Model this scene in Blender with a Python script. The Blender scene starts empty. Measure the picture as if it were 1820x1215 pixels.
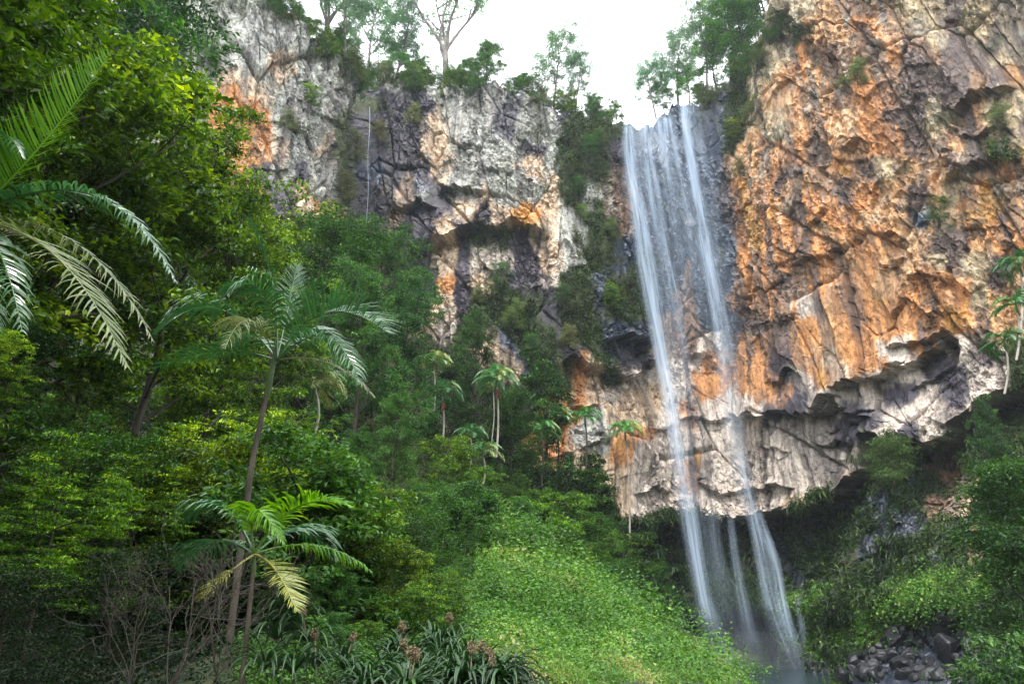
import bpy, math, random
import numpy as np
from mathutils import Vector, Matrix
random.seed(7)
RS = np.random.RandomState(11)
R = math.radians
S = bpy.context.scene
COL = S.collection

# ------------------------------------------------------------------ camera
PITCH = R(22.0); F = 1213.0; CP, SP = math.cos(PITCH), math.sin(PITCH)
cam_d = bpy.data.cameras.new('camera'); cam = bpy.data.objects.new('camera', cam_d); COL.objects.link(cam)
cam_d.sensor_width = 36.0; cam_d.lens = 24.0; cam_d.clip_start = 0.1; cam_d.clip_end = 3000
cam.location = (0, 0, 0); cam.rotation_euler = (R(90) + PITCH, 0, 0)
S.camera = cam

# ------------------------------------------------------------------ sky and light (bright overcast day)
SUN_EL, SUN_AZ = 62.0, 200.0          # azimuth clockwise from +Y : behind the camera, a little left
w = bpy.data.worlds.new('World'); S.world = w; w.use_nodes = True
nt = w.node_tree; nt.nodes.clear()
out = nt.nodes.new('ShaderNodeOutputWorld'); bg = nt.nodes.new('ShaderNodeBackground')
sky = nt.nodes.new('ShaderNodeTexSky'); sky.sky_type = 'NISHITA'; sky.sun_disc = False
sky.sun_elevation = R(SUN_EL); sky.sun_rotation = R(SUN_AZ)
tc = nt.nodes.new('ShaderNodeTexCoord'); nz = nt.nodes.new('ShaderNodeTexNoise')
nz.inputs['Scale'].default_value = 2.2; nz.inputs['Detail'].default_value = 5
mr = nt.nodes.new('ShaderNodeMapRange'); mr.inputs['From Min'].default_value = 0.3; mr.inputs['From Max'].default_value = 0.7
mr.inputs['To Min'].default_value = 0.86; mr.inputs['To Max'].default_value = 0.98
mix = nt.nodes.new('ShaderNodeMixRGB'); mix.inputs['Color2'].default_value = (9.6, 9.9, 10.2, 1)
nt.links.new(tc.outputs['Generated'], nz.inputs['Vector']); nt.links.new(nz.outputs['Fac'], mr.inputs['Value'])
nt.links.new(mr.outputs[0], mix.inputs['Fac']); nt.links.new(sky.outputs[0], mix.inputs['Color1'])
nt.links.new(mix.outputs[0], bg.inputs['Color']); bg.inputs['Strength'].default_value = 0.14
nt.links.new(bg.outputs[0], out.inputs['Surface'])
sd = bpy.data.lights.new('sun', 'SUN'); sd.energy = 1.5; sd.angle = R(14); sd.color = (1.0, 0.96, 0.9)
sun = bpy.data.objects.new('sun', sd); COL.objects.link(sun)
_az, _el = R(SUN_AZ), R(SUN_EL)
sv = Vector((math.sin(_az) * math.cos(_el), math.cos(_az) * math.cos(_el), math.sin(_el)))
sun.rotation_euler = sv.to_track_quat('Z', 'Y').to_euler()
S.view_settings.view_transform = 'Standard'; S.view_settings.look = 'None'
S.view_settings.exposure = 1.68; S.view_settings.gamma = 1.0; S.view_settings.use_curve_mapping = False
S.cycles.max_bounces = 6; S.cycles.diffuse_bounces = 3; S.cycles.transparent_max_bounces = 24
S.cycles.transmission_bounces = 3; S.cycles.glossy_bounces = 2; S.cycles.volume_bounces = 0

# ------------------------------------------------------------------ helpers
def at(px, py, Y):
    """world point seen at photo pixel (px,py) at forward distance Y"""
    u = (px - 910.0) / F; v = (607.5 - py) / F
    d = Vector((u, CP - v * SP, SP + v * CP))
    return d * (Y / d.y)
def project(P):
    dep = P[..., 1] * CP + P[..., 2] * SP
    return 910 + F * P[..., 0] / dep, 607.5 - F * (P[..., 2] * CP - P[..., 1] * SP) / dep
def h2(ix, iy, seed):
    n = (ix.astype(np.int64) * 374761393 + iy.astype(np.int64) * 668265263 + int(seed) * 974634777) & 0xffffffff
    n = ((n ^ (n >> 13)) * 1274126177) & 0xffffffff
    n = (n ^ (n >> 16)); n = (n * 2246822519) & 0xffffffff; n = n ^ (n >> 15)
    return n / 4294967295.0
def vn(x, y, seed=0):
    ix = np.floor(x); iy = np.floor(y); fx = x - ix; fy = y - iy
    fx = fx * fx * (3 - 2 * fx); fy = fy * fy * (3 - 2 * fy)
    a = h2(ix, iy, seed); b = h2(ix + 1, iy, seed); c = h2(ix, iy + 1, seed); d = h2(ix + 1, iy + 1, seed)
    return (a + (b - a) * fx) * (1 - fy) + (c + (d - c) * fx) * fy
def fbm(x, y, seed=0, o=5, g=0.5, l=2.03):
    s = 0; a = 1; t = 0
    for i in range(o):
        s = s + a * vn(x, y, seed + i * 17); t += a; a *= g; x = x * l + 3.1; y = y * l - 1.7
    return s / t * 2 - 1
def blocks(x, y, seed, tilt=1.0):
    """angular facets: every cell of a jittered lattice is a plane of its own height and tilt; returns height, edge distance"""
    ix = np.floor(x); iy = np.floor(y)
    best = np.full(x.shape, 9.0); sec = np.full(x.shape, 9.0); h = np.zeros(x.shape)
    for dx in (-1, 0, 1):
        for dy in (-1, 0, 1):
            cx = ix + dx; cy = iy + dy
            jx = cx + 0.1 + 0.8 * h2(cx, cy, seed); jy = cy + 0.1 + 0.8 * h2(cx, cy, seed + 1)
            ex = x - jx; ey = y - jy; d = ex * ex + ey * ey
            hh = h2(cx, cy, seed + 2) - .5 + tilt * (ex * (h2(cx, cy, seed + 3) - .5) + ey * (h2(cx, cy, seed + 4) - .5))
            m = d < best
            sec = np.where(m, best, np.minimum(sec, d)); best = np.where(m, d, best); h = np.where(m, hh, h)
    return h, np.sqrt(sec) - np.sqrt(best)
def sstep(a, b, x):
    t = np.clip((x - a) / (b - a), 0, 1); return t * t * (3 - 2 * t)
def mesh_np(name, V, Fc, mat=None, smooth=False, attrs=None, colors=None):
    V = np.asarray(V, np.float32).reshape(-1, 3); Fc = np.asarray(Fc, np.int32); k = Fc.shape[1]
    me = bpy.data.meshes.new(name); me.vertices.add(len(V)); me.vertices.foreach_set('co', V.ravel())
    me.loops.add(Fc.size); me.loops.foreach_set('vertex_index', Fc.ravel())
    me.polygons.add(len(Fc)); me.polygons.foreach_set('loop_start', np.arange(0, Fc.size, k, dtype=np.int32))
    me.polygons.foreach_set('use_smooth', np.full(len(Fc), smooth, bool))
    for an, av in (attrs or {}).items():
        A = me.attributes.new(an, 'FLOAT', 'POINT'); A.data.foreach_set('value', np.asarray(av, np.float32).ravel())
    for an, av in (colors or {}).items():
        A = me.attributes.new(an, 'FLOAT_COLOR', 'POINT')
        c = np.ones((len(V), 4), np.float32); c[:, :3] = av; A.data.foreach_set('color', c.ravel())
    me.update(calc_edges=True)
    if mat: me.materials.append(mat)
    return me
def link(name, data, parent=None, label=None, cat=None, group=None, kind=None):
    o = bpy.data.objects.new(name, data); COL.objects.link(o)
    if parent is not None: o.parent = parent
    if label: o['label'] = label
    if cat: o['category'] = cat
    if group: o['group'] = group
    if kind: o['kind'] = kind
    return o

# ------------------------------------------------------------------ materials
def new_mat(name):
    m = bpy.data.materials.new(name); m.use_nodes = True; t = m.node_tree; t.nodes.clear()
    return m, t, t.nodes.new('ShaderNodeOutputMaterial')
def N(t, ty, **kw):
    n = t.nodes.new(ty)
    for k, v in kw.items():
        if k in n.inputs: n.inputs[k].default_value = v
        else: setattr(n, k, v)
    return n
def ramp(t, stops):
    r = t.nodes.new('ShaderNodeValToRGB'); e = r.color_ramp.elements
    while len(e) < len(stops): e.new(0.5)
    for i, (p, c) in enumerate(stops): e[i].position = p; e[i].color = (*c, 1)
    return r
def leaf_mat(name, stops, rough=0.45, transl=0.3, spec=0.35):
    m, t, o = new_mat(name)
    at_ = N(t, 'ShaderNodeAttribute', attribute_name='tone'); oi = N(t, 'ShaderNodeObjectInfo')
    g = N(t, 'ShaderNodeNewGeometry'); nz = N(t, 'ShaderNodeTexNoise', Scale=0.55, Detail=3.0)
    t.links.new(g.outputs['Position'], nz.inputs['Vector'])
    a1 = N(t, 'ShaderNodeMath', operation='MULTIPLY_ADD'); a1.inputs[1].default_value = 0.6; a1.inputs[2].default_value = -0.3
    t.links.new(nz.outputs['Fac'], a1.inputs[0])
    a2 = N(t, 'ShaderNodeMath', operation='ADD'); t.links.new(at_.outputs['Fac'], a2.inputs[0]); t.links.new(a1.outputs[0], a2.inputs[1])
    r = ramp(t, stops); t.links.new(a2.outputs[0], r.inputs[0])
    mu = N(t, 'ShaderNodeMixRGB', blend_type='MULTIPLY'); mu.inputs[0].default_value = 1.0
    t.links.new(r.outputs[0], mu.inputs[1]); t.links.new(oi.outputs['Color'], mu.inputs[2])
    p = N(t, 'ShaderNodeBsdfPrincipled', Roughness=rough); p.inputs['Specular IOR Level'].default_value = spec
    t.links.new(mu.outputs[0], p.inputs['Base Color'])
    tr = N(t, 'ShaderNodeBsdfTranslucent'); hs = N(t, 'ShaderNodeHueSaturation', Saturation=1.15, Value=1.5)
    hs.inputs['Hue'].default_value = 0.485
    t.links.new(mu.outputs[0], hs.inputs['Color']); t.links.new(hs.outputs[0], tr.inputs[0])
    mx = N(t, 'ShaderNodeMixShader'); mx.inputs[0].default_value = transl
    t.links.new(p.outputs[0], mx.inputs[1]); t.links.new(tr.outputs[0], mx.inputs[2]); t.links.new(mx.outputs[0], o.inputs[0])
    return m
def bark_mat(name, c1, c2, sc=6.0):
    m, t, o = new_mat(name)
    tc = N(t, 'ShaderNodeTexCoord'); mp = N(t, 'ShaderNodeMapping'); mp.inputs['Scale'].default_value = (1, 1, .35)
    nz = N(t, 'ShaderNodeTexNoise', Scale=sc, Detail=6.0); t.links.new(tc.outputs['Object'], mp.inputs[0]); t.links.new(mp.outputs[0], nz.inputs['Vector'])
    r = ramp(t, [(0.3, c1), (0.7, c2)]); t.links.new(nz.outputs['Fac'], r.inputs[0])
    p = N(t, 'ShaderNodeBsdfPrincipled', Roughness=0.85); t.links.new(r.outputs[0], p.inputs['Base Color'])
    b = N(t, 'ShaderNodeBump', Strength=0.5, Distance=0.03); t.links.new(nz.outputs['Fac'], b.inputs['Height']); t.links.new(b.outputs[0], p.inputs['Normal'])
    t.links.new(p.outputs[0], o.inputs[0]); return m
M = {}
M['leaf_bright'] = leaf_mat('leaf_bright', [(0.1, (0.008, 0.022, 0.005)), (0.42, (0.028, 0.075, 0.011)), (0.66, (0.095, 0.19, 0.018)), (0.9, (0.22, 0.32, 0.04))], 0.42)
M['leaf_dark'] = leaf_mat('leaf_dark', [(0.1, (0.006, 0.018, 0.005)), (0.5, (0.020, 0.064, 0.013)), (0.9, (0.075, 0.16, 0.03))], 0.5)
M['leaf_blue'] = leaf_mat('leaf_blue', [(0.1, (0.010, 0.034, 0.010)), (0.5, (0.034, 0.105, 0.026)), (0.9, (0.11, 0.23, 0.06))], 0.5)
M['leaf_euc'] = leaf_mat('leaf_euc', [(0.0, (0.02, 0.045, 0.025)), (0.5, (0.045, 0.10, 0.055)), (1.0, (0.10, 0.17, 0.09))], 0.5)
M['leaf_olive'] = leaf_mat('leaf_olive', [(0.0, (0.02, 0.03, 0.012)), (0.5, (0.05, 0.075, 0.025)), (1.0, (0.12, 0.14, 0.05))], 0.6)
M['herb'] = leaf_mat('herb', [(0.0, (0.02, 0.065, 0.010)), (0.35, (0.055, 0.15, 0.022)), (0.7, (0.13, 0.27, 0.04)), (0.9, (0.24, 0.32, 0.08)), (1.0, (0.33, 0.31, 0.13))], 0.55, 0.3)
M['fern'] = leaf_mat('fern', [(0.1, (0.008, 0.018, 0.006)), (0.45, (0.025, 0.06, 0.012)), (0.7, (0.07, 0.13, 0.02)), (0.95, (0.16, 0.24, 0.04))], 0.5)
M['palm'] = leaf_mat('palm', [(0.0, (0.012, 0.045, 0.018)), (0.5, (0.03, 0.10, 0.035)), (1.0, (0.07, 0.18, 0.05))], 0.28, 0.25, 0.7)
M['palm_pale'] = leaf_mat('palm_pale', [(0.0, (0.06, 0.09, 0.03)), (0.6, (0.15, 0.19, 0.075)), (1.0, (0.27, 0.25, 0.14))], 0.4, 0.25)
M['palm_yellow'] = leaf_mat('palm_yellow', [(0.0, (0.10, 0.16, 0.03)), (0.6, (0.30, 0.32, 0.07)), (1.0, (0.50, 0.42, 0.20))], 0.4, 0.35)
M['palm_lime'] = leaf_mat('palm_lime', [(0.0, (0.03, 0.10, 0.012)), (0.6, (0.10, 0.26, 0.02)), (1.0, (0.25, 0.42, 0.05))], 0.35, 0.4)
M['strap'] = leaf_mat('strap', [(0.0, (0.008, 0.025, 0.008)), (0.6, (0.022, 0.065, 0.018)), (1.0, (0.045, 0.11, 0.025))], 0.42, 0.12, 0.4)
M['bark'] = bark_mat('bark_dark', (0.018, 0.014, 0.010), (0.07, 0.055, 0.04))
M['bark_pale'] = bark_mat('bark_pale', (0.16, 0.14, 0.12), (0.42, 0.38, 0.33), 3.0)
M['bark_euc'] = bark_mat('bark_euc', (0.06, 0.05, 0.05), (0.22, 0.19, 0.17), 3.0)
M['bark_palm'] = bark_mat('bark_palm', (0.02, 0.016, 0.012), (0.075, 0.06, 0.04), 7.0)
M['twig'] = bark_mat('twig_grey', (0.02, 0.016, 0.012), (0.065, 0.055, 0.042), 9.0)
M['fruit'] = bark_mat('fruit_red', (0.10, 0.025, 0.015), (0.20, 0.06, 0.04), 20.0)
M['shaft'] = bark_mat('crownshaft', (0.02, 0.05, 0.015), (0.06, 0.10, 0.03), 4.0)
M['seed'] = bark_mat('seed_brown', (0.12, 0.09, 0.05), (0.30, 0.24, 0.14), 30.0)

def rock_mat():
    m, t, o = new_mat('cliff_rock')
    a = N(t, 'ShaderNodeAttribute', attribute_name='Col'); wa = N(t, 'ShaderNodeAttribute', attribute_name='wet')
    g = N(t, 'ShaderNodeNewGeometry')
    mp = N(t, 'ShaderNodeMapping'); mp.inputs['Scale'].default_value = (1, 1, .55); t.links.new(g.outputs['Position'], mp.inputs[0])
    n1 = N(t, 'ShaderNodeTexNoise', Scale=1.6, Detail=9.0, Roughness=0.65); t.links.new(mp.outputs[0], n1.inputs['Vector'])
    n2 = N(t, 'ShaderNodeTexNoise', Scale=0.35, Detail=8.0, Roughness=0.7); t.links.new(g.outputs['Position'], n2.inputs['Vector'])
    r1 = ramp(t, [(0.25, (0.55, 0.54, 0.56)), (0.5, (1.0, 1.0, 1.0)), (0.75, (1.4, 1.38, 1.32))]); t.links.new(n1.outputs['Fac'], r1.inputs[0])
    mu = N(t, 'ShaderNodeMixRGB', blend_type='MULTIPLY'); mu.inputs[0].default_value = 0.85
    t.links.new(a.outputs['Color'], mu.inputs[1]); t.links.new(r1.outputs[0], mu.inputs[2])
    r2 = ramp(t, [(0.56, (0, 0, 0)), (0.66, (1, 1, 1))]); t.links.new(n2.outputs['Fac'], r2.inputs[0])
    mf = N(t, 'ShaderNodeMath', operation='MULTIPLY'); mf.inputs[1].default_value = 0.35; t.links.new(r2.outputs[0], mf.inputs[0])
    mu2 = N(t, 'ShaderNodeMixRGB', blend_type='MIX'); mu2.inputs[2].default_value = (0.10, 0.085, 0.08, 1)
    t.links.new(mf.outputs[0], mu2.inputs[0]); t.links.new(mu.outputs[0], mu2.inputs[1])
    mps = N(t, 'ShaderNodeMapping'); mps.inputs['Scale'].default_value = (1.1, 1.1, .07); t.links.new(g.outputs['Position'], mps.inputs[0])
    n5 = N(t, 'ShaderNodeTexNoise', Scale=.9, Detail=6.0, Roughness=.62); t.links.new(mps.outputs[0], n5.inputs['Vector'])
    r5 = ramp(t, [(0.52, (1, 1, 1)), (0.62, (.40, .37, .38)), (0.70, (.30, .28, .30))]); t.links.new(n5.outputs['Fac'], r5.inputs[0])
    mu5 = N(t, 'ShaderNodeMixRGB', blend_type='MULTIPLY'); mu5.inputs[0].default_value = .6; t.links.new(mu2.outputs[0], mu5.inputs[1]); t.links.new(r5.outputs[0], mu5.inputs[2])
    n6 = N(t, 'ShaderNodeTexNoise', Scale=3.2, Detail=7.0, Roughness=.72); t.links.new(mp.outputs[0], n6.inputs['Vector'])
    r6 = ramp(t, [(0.34, (.32, .30, .30)), (0.47, (1, 1, 1)), (0.62, (1.12, 1.1, 1.06))]); t.links.new(n6.outputs['Fac'], r6.inputs[0])
    mu6 = N(t, 'ShaderNodeMixRGB', blend_type='MULTIPLY'); mu6.inputs[0].default_value = .8; t.links.new(mu5.outputs[0], mu6.inputs[1]); t.links.new(r6.outputs[0], mu6.inputs[2])
    p = N(t, 'ShaderNodeBsdfPrincipled'); t.links.new(mu6.outputs[0], p.inputs['Base Color'])
    mr = N(t, 'ShaderNodeMapRange'); mr.inputs['To Min'].default_value = 0.9; mr.inputs['To Max'].default_value = 0.34
    t.links.new(wa.outputs['Fac'], mr.inputs['Value']); t.links.new(mr.outputs[0], p.inputs['Roughness'])
    n3 = N(t, 'ShaderNodeTexNoise', Scale=4.5, Detail=6.0, Roughness=0.7); t.links.new(mp.outputs[0], n3.inputs['Vector'])
    b = N(t, 'ShaderNodeBump', Strength=0.6, Distance=0.1); t.links.new(n3.outputs['Fac'], b.inputs['Height']); t.links.new(b.outputs[0], p.inputs['Normal'])
    t.links.new(p.outputs[0], o.inputs[0]); return m
M['rock'] = rock_mat()

# ------------------------------------------------------------------ the cliff amphitheatre
MAP = [
 "gggggmm"+"ggggggggggggggggggg"+"gggttrrggdggg",
 "ggggggg"+"ggggggggggggggggggg"+"gdmttotrgdgdg",
 "ggmggtg"+"mgggggggggggggggggg"+"ggorrtodrddgg",
 "gggtgtg"+"ggdggggggggggggggmm"+"gtotrotdddtdt",
 "ggootgg"+"ggmddgggdgddmmbbbbm"+"gtotroodgdtgg",
 "ggooogg"+"gmdddtggdggmmmbbbbm"+"ggtotoddgrtgd",
 "ggoootg"+"tmdddtgggdgmmdbbbbm"+"ttorooodrtrmt",
 "ggoodgd"+"gmbddtgggtgmmrbbbbr"+"todtodgttrrot",
 "gggoodt"+"gmdtbdgtggtmgrbbbbd"+"odtodotdtgott",
 "ggggodt"+"omdtddtdtotgmrbbbbd"+"ooroottbgtoot",
 "ommmmmm"+"mmtddtdmmdtgmbbbbbb"+"oootoootddtoo",
 "mmmmmmm"+"mmtmdtdppdtgmbmbbbb"+"oorotottgdgdo",
 "mmmmmmm"+"mmtmdodtmdpmbmmbrbb"+"odroootooogdt",
 "mmmmmmm"+"mmtmdtdmmmdmbmmbrbb"+"oopooooorogto",
 "mmmmmmm"+"mmmmtpmmmmdmmbbrrbb"+"drotoooooortt",
 "mmmmmmm"+"mmmmmmmtbmmdmbdtrpd"+"odotoopoopdpm",
 "mmmmmmm"+"mmmmmmmmtbmotmpppoo"+"odpotoppddppm",
 "mmmmmmm"+"mmmmmmmmmdmotpttpop"+"oodpppddpdppm",
 "mmmmmmm"+"mmmmmmmmmdoogttpopp"+"pddpddppppmmm",
 "mmmmmmm"+"mmmmmmmmmooggoopppp"+"ppppdpmdpmmmm",
 "mmmmmmm"+"mmmmmmmmmoottoppopp"+"pppppmmmrrmmm",
 "mmmmmmm"+"mmmmmmmmmmmmttppopp"+"ppppommbmrtmm",
 "mmmmmmm"+"mmmmmmmmmmmmmtppppp"+"pptmmbbmrtmmm",
 "mmmmmmm"+"mmmmmmmmmmmmmmmmbmb"+"mbmbmmbbmmrmm",
 "mmmmmmm"+"mmmmmmmmmmmmmmmmbmm"+"mbbmmbbmbmrmm",
 "mmmmmmm"+"mmmmmmmmmmmmmmmmmmm"+"mmbmmmbmmbmmm",
 "mmmmmmm"+"mmmmmmmmmmmmmmmmmmm"+"mmmbmmmbmmmmm",
 "mmmmmmm"+"mmmmmmmmmmmmmmmbbrd"+"drmmmmmbbbbmm",
 "mmmmmmm"+"mmmmmmmmmmmmmmmbbbb"+"bbbmmmbbbbbbm",
 "mmmmmmm"+"mmmmmmmmmmmmmmmbbbb"+"bbbbbbbbbbbbm",
 "mmmmmmm"+"mmmmmmmmmmmmmmmbbbb"+"bbbbbbbbbbbbm"]
CLS = 'gpotdbmr'
RGB = np.array([(0.33, 0.33, 0.305), (0.53, 0.455, 0.395), (0.47, 0.215, 0.078), (0.52, 0.385, 0.27), (0.040, 0.033, 0.048),
                (0.026, 0.037, 0.066), (0.050, 0.060, 0.025), (0.20, 0.115, 0.07)])
GRID = np.zeros((len(MAP), 39, 8), np.float32)
for r_, row in enumerate(MAP):
    assert len(row) == 39, (r_, len(row))
    for c_, ch in enumerate(row): GRID[r_, c_, CLS.index(ch)] = 1
def class_w(px, py, u, v):
    px = px + 34 * fbm(px / 40, py / 110, 301, 5) + 14 * fbm(px / 10, py / 26, 305, 3)
    py = py + 30 * fbm(px / 60, py / 60, 311, 4) + 14 * fbm(px / 14, py / 14, 315, 3)
    x = np.clip((px - 300) / 40.0, 0, 37.999); y = np.clip((py - 20) / 40.0, 0, len(MAP) - 1.001)
    x0 = x.astype(int); y0 = y.astype(int); fx = (x - x0)[..., None]; fy = (y - y0)[..., None]
    W = (GRID[y0, x0] * (1 - fx) + GRID[y0, x0 + 1] * fx) * (1 - fy) + (GRID[y0 + 1, x0] * (1 - fx) + GRID[y0 + 1, x0 + 1] * fx) * fy
    for k in range(8):
        n = .75 * fbm(u * 0.35, v * 0.14, 400 + k * 31, 5, 0.6) + .55 * fbm(u * 1.1, v * 0.22, 407 + k * 31, 4, 0.65)
        W[..., k] = np.clip(W[..., k], 0, 1) * (1 + .8 * n) + 0.03 * (n + 1) * (k not in (6,))
    W = np.clip(W, 1e-4, None) ** 4.5
    return W / W.sum(-1, keepdims=True)
kx = np.array([-700, 0, 200, 300, 430, 520, 575, 612, 628, 660, 720, 800, 900, 1000, 1070, 1105, 1130, 1200, 1270, 1292, 1312, 1350, 1450, 1560, 1680, 1820, 2050, 2500], float)
ky = np.array([60, 70, 76, 79, 84, 88, 91, 97, 112, 117, 116, 113, 109, 110, 113, 116, 120, 121, 119, 115, 110, 106, 97, 88, 80, 73, 62, 40], float)
NA, NZ, NT = 1340, 640, 14
_a = np.linspace(-1.02, 1.12, 9000); _y = np.interp(910 + _a / 1.15 * F, kx, ky)
_w = np.concatenate([[0], np.cumsum(np.abs(np.diff(_a)) * F / 2.0 + np.hypot(np.diff(_a * _y), np.diff(_y)) / .28 * .6)])
ag = np.interp(np.linspace(0, _w[-1], NA), _w, _a); Yg = np.interp(ag, _a, _y)
ker = np.ones(7) / 7; Yg = np.convolve(np.pad(Yg, 3, 'edge'), ker, 'valid')
Xg = ag * Yg
ug = np.concatenate([[0], np.cumsum(np.hypot(np.diff(Xg), np.diff(Yg)))])
# plan normals, smoothed, pointing into the amphitheatre
def sm(v, k): return np.convolve(np.pad(v, k, 'edge'), np.ones(2 * k + 1) / (2 * k + 1), 'valid')
tx = np.gradient(sm(Xg, 25)); ty = np.gradient(sm(Yg, 25)); L_ = np.hypot(tx, ty); nx = ty / L_; ny = -tx / L_
s_ = np.sign(-(nx * Xg + ny * Yg)); nx *= s_; ny *= s_
# rim
TX = [-600, 300, 430, 480, 540, 600, 640, 700, 780, 850, 900, 950, 1000, 1060, 1100, 1140, 1180, 1205, 1280, 1300, 1350, 1385, 1400, 1430, 1500, 1900, 2600]
TY = [-200, -120, -20, 10, 55, 110, 150, 152, 158, 150, 158, 180, 195, 212, 222, 222, 200, 180, 176, 150, 100, 50, 10, -30, -120, -300, -300]
zz = np.linspace(-9, 190, 1400)
ztop = np.zeros(NA)
for i in range(NA):
    P = np.stack([np.full_like(zz, Xg[i]), np.full_like(zz, Yg[i]), zz], -1); px, py = project(P)
    bad = np.nonzero(py < np.interp(px, TX, TY) + 5 * math.sin(i * .11) + 4 * math.sin(i * .37 + 1))[0]
    ztop[i] = zz[bad[0]] if len(bad) else zz[-1]
ztop = np.minimum(ztop, 150)
vz = np.linspace(0, 1, NZ)
BX = np.broadcast_to(Xg[None], (NZ, NA)); BY = np.broadcast_to(Yg[None], (NZ, NA))
U = np.broadcast_to(ug[None, :], (NZ, NA)).copy()
# ledges: rock above the line juts out, then drops back below it
LEDGE = [ # points, jut (m), fade height above (px), recess fade below (px)
 ([(735, 462), (770, 440), (800, 424), (850, 410), (900, 404), (955, 408), (968, 420)], 4.8, 130, 50),
 ([(793, 340), (815, 344), (870, 360)], 2.6, 60, 40),
 ([(865, 315), (905, 312)], 1.4, 40, 25),
 ([(700, 380), (745, 366), (770, 372)], 2.5, 50, 40),
 ([(1075, 600), (1110, 605), (1165, 612)], 4.5, 120, 60),
 ([(1005, 648), (1050, 655), (1120, 665), (1170, 640)], 4.0, 80, 70),
 ([(1225, 628), (1265, 636)], 2.0, 50, 30),
 ([(1310, 740), (1340, 742), (1400, 738), (1460, 736), (1490, 722), (1505, 712)], 5.0, 140, 70),
 ([(1468, 726), (1495, 708), (1512, 730)], 4.0, 60, 50),
 ([(1390, 680), (1420, 664), (1440, 672)], 2.5, 60, 30),
 ([(1515, 695), (1540, 690), (1590, 662), (1640, 645), (1690, 610), (1705, 606)], 5.0, 120, 60),
 ([(1605, 622), (1650, 612), (1700, 600)], 3.0, 60, 35),
 ([(1640, 695), (1700, 655)], 2.0, 40, 30),
 ([(1452, 783), (1500, 786), (1520, 784)], 2.6, 50, 40),
 ([(1475, 766), (1492, 760)], 1.6, 30, 25),
 ([(1515, 745), (1550, 738), (1562, 745)], 3.0, 40, 40),
 ([(1570, 772), (1610, 788), (1690, 790)], 4.0, 80, 60),
 ([(1395, 72), (1420, 66), (1448, 44)], 5.0, 60, 30),
 ([(1445, 20), (1455, 60), (1490, 85), (1510, 110), (1525, 120)], 4.0, 500, 60),
 ([(1720, 215), (1760, 195), (1800, 175), (1820, 165)], 4.0, 80, 40),
 ([(1740, 265), (1820, 235)], 2.0, 40, 30), ([(1700, 335), (1745, 310), (1830, 285)], 3.5, 60, 60),
 ([(1470, 418), (1498, 395)], 2.2, 30, 25), ([(1600, 430), (1630, 428)], 2.2, 40, 30),
 ([(1640, 498), (1700, 505)], 2.2, 60, 30), ([(1410, 580), (1440, 565)], 2.0, 40, 20),
 ([(1440, 480), (1480, 470), (1520, 462)], 2.6, 60, 40), ([(1730, 420), (1760, 412)], 2.0, 40, 30),
 ([(1540, 290), (1560, 285), (1580, 270)], 3.0, 70, 60), ([(1590, 475), (1630, 468)], 1.8, 30, 25),
 ([(1160, 770), (1185, 760)], 1.5, 30, 25), ([(1020, 722), (1050, 728)], 2.0, 50, 35), ([(1042, 800), (1070, 785)], 1.8, 30, 30),
 ([(1140, 880), (1165, 860), (1190, 872)], 1.6, 25, 25), ([(1250, 860), (1300, 880), (1400, 868)], 1.8, 30, 25),
 ([(1210, 745), (1290, 750)], 1.6, 30, 25), ([(1350, 790), (1400, 800)], 1.4, 30, 25),
]
EX = [900, 1130, 1180, 1300, 1400, 1470, 1500, 1540, 1545, 1680, 1745, 1800, 2300]
EY = [990, 925, 930, 918, 905, 885, 850, 830, 770, 795, 715, 690, 600]
BK = [.0, .03, .06, .08, .13, .24, .32, .38, .45, .62, .75, .9, 1.0]    # forward run of the bank per metre of drop
def macro(Z):
    PX, PY = project(np.stack([BX, BY, Z], -1))
    D = np.zeros_like(Z)
    wpx = PX + 9 * fbm(PX / 30, PY / 30, 41, 4); wpy = PY + 15 * fbm(PX / 26, PY / 40, 43, 4) + 7 * (blocks(PX / 22, PY / 22, 45)[0])
    for pts, A_, up, dn in LEDGE:
        xs = np.array([p[0] for p in pts], float); ys = np.array([p[1] for p in pts], float)
        d = wpy - np.interp(wpx, xs, ys)          # >0 below
        win = sstep(xs[0] - 14, xs[0] + 8, wpx) * (1 - sstep(xs[-1] - 8, xs[-1] + 14, wpx))
        above = np.where(d < 0, np.exp(d / up * 1.6), 0) * sstep(0, 3, -d) * .62
        below = np.where(d >= 0, -np.exp(-(d / dn) ** 2), 0) * .55
        D += A_ * (.5 if xs[0] > 1280 else .75) * win * (above + below)
    # bottom edge of the pale overhang and the bank below it
    ed = wpy - np.interp(wpx, EX, EY)
    PYE = np.interp(PX, EX, EY)
    zed = BY * np.tan(PITCH - np.arctan((PYE - 607.5) / F))
    rightm = sstep(1090, 1150, PX)
    D += rightm * np.where(ed > 0, -7.0 * np.exp(-np.clip(ed, 0, None) / 260.0), 1.8 * np.exp(ed / 60))
    drop = np.clip(zed - Z, 0, None)
    D += rightm * np.where(ed > 0, np.interp(PX, EX, BK) * drop, 0)
    D += rightm * 3.5 * np.exp(-((PY - 1075) / 28.0) ** 2) * sstep(1150, 1250, PX)   # mossy shelf above the dark basin wall
    # the right wall leans out with height
    D += sstep(1300, 1420, PX) * np.clip(Z - 20, 0, 200) * 0.07
    D += -2.0 * sstep(750, 900, PY) * (PX > 1090) * (ed < 0)
    # big buttresses and gullies
    D += 2.0 * fbm(U / 26, Z / 60, 61, 3) + 0.5 * (1 - np.abs(fbm(U / 9, Z / 40, 63, 3)) * 2)
    # gully edge of the left buttress
    D += -5 * np.exp(-((PX - np.interp(PY, [150, 300, 400], [648, 625, 600])) / 16.0) ** 2) * (PY < 520)
    return D, PX, PY, ed
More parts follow.
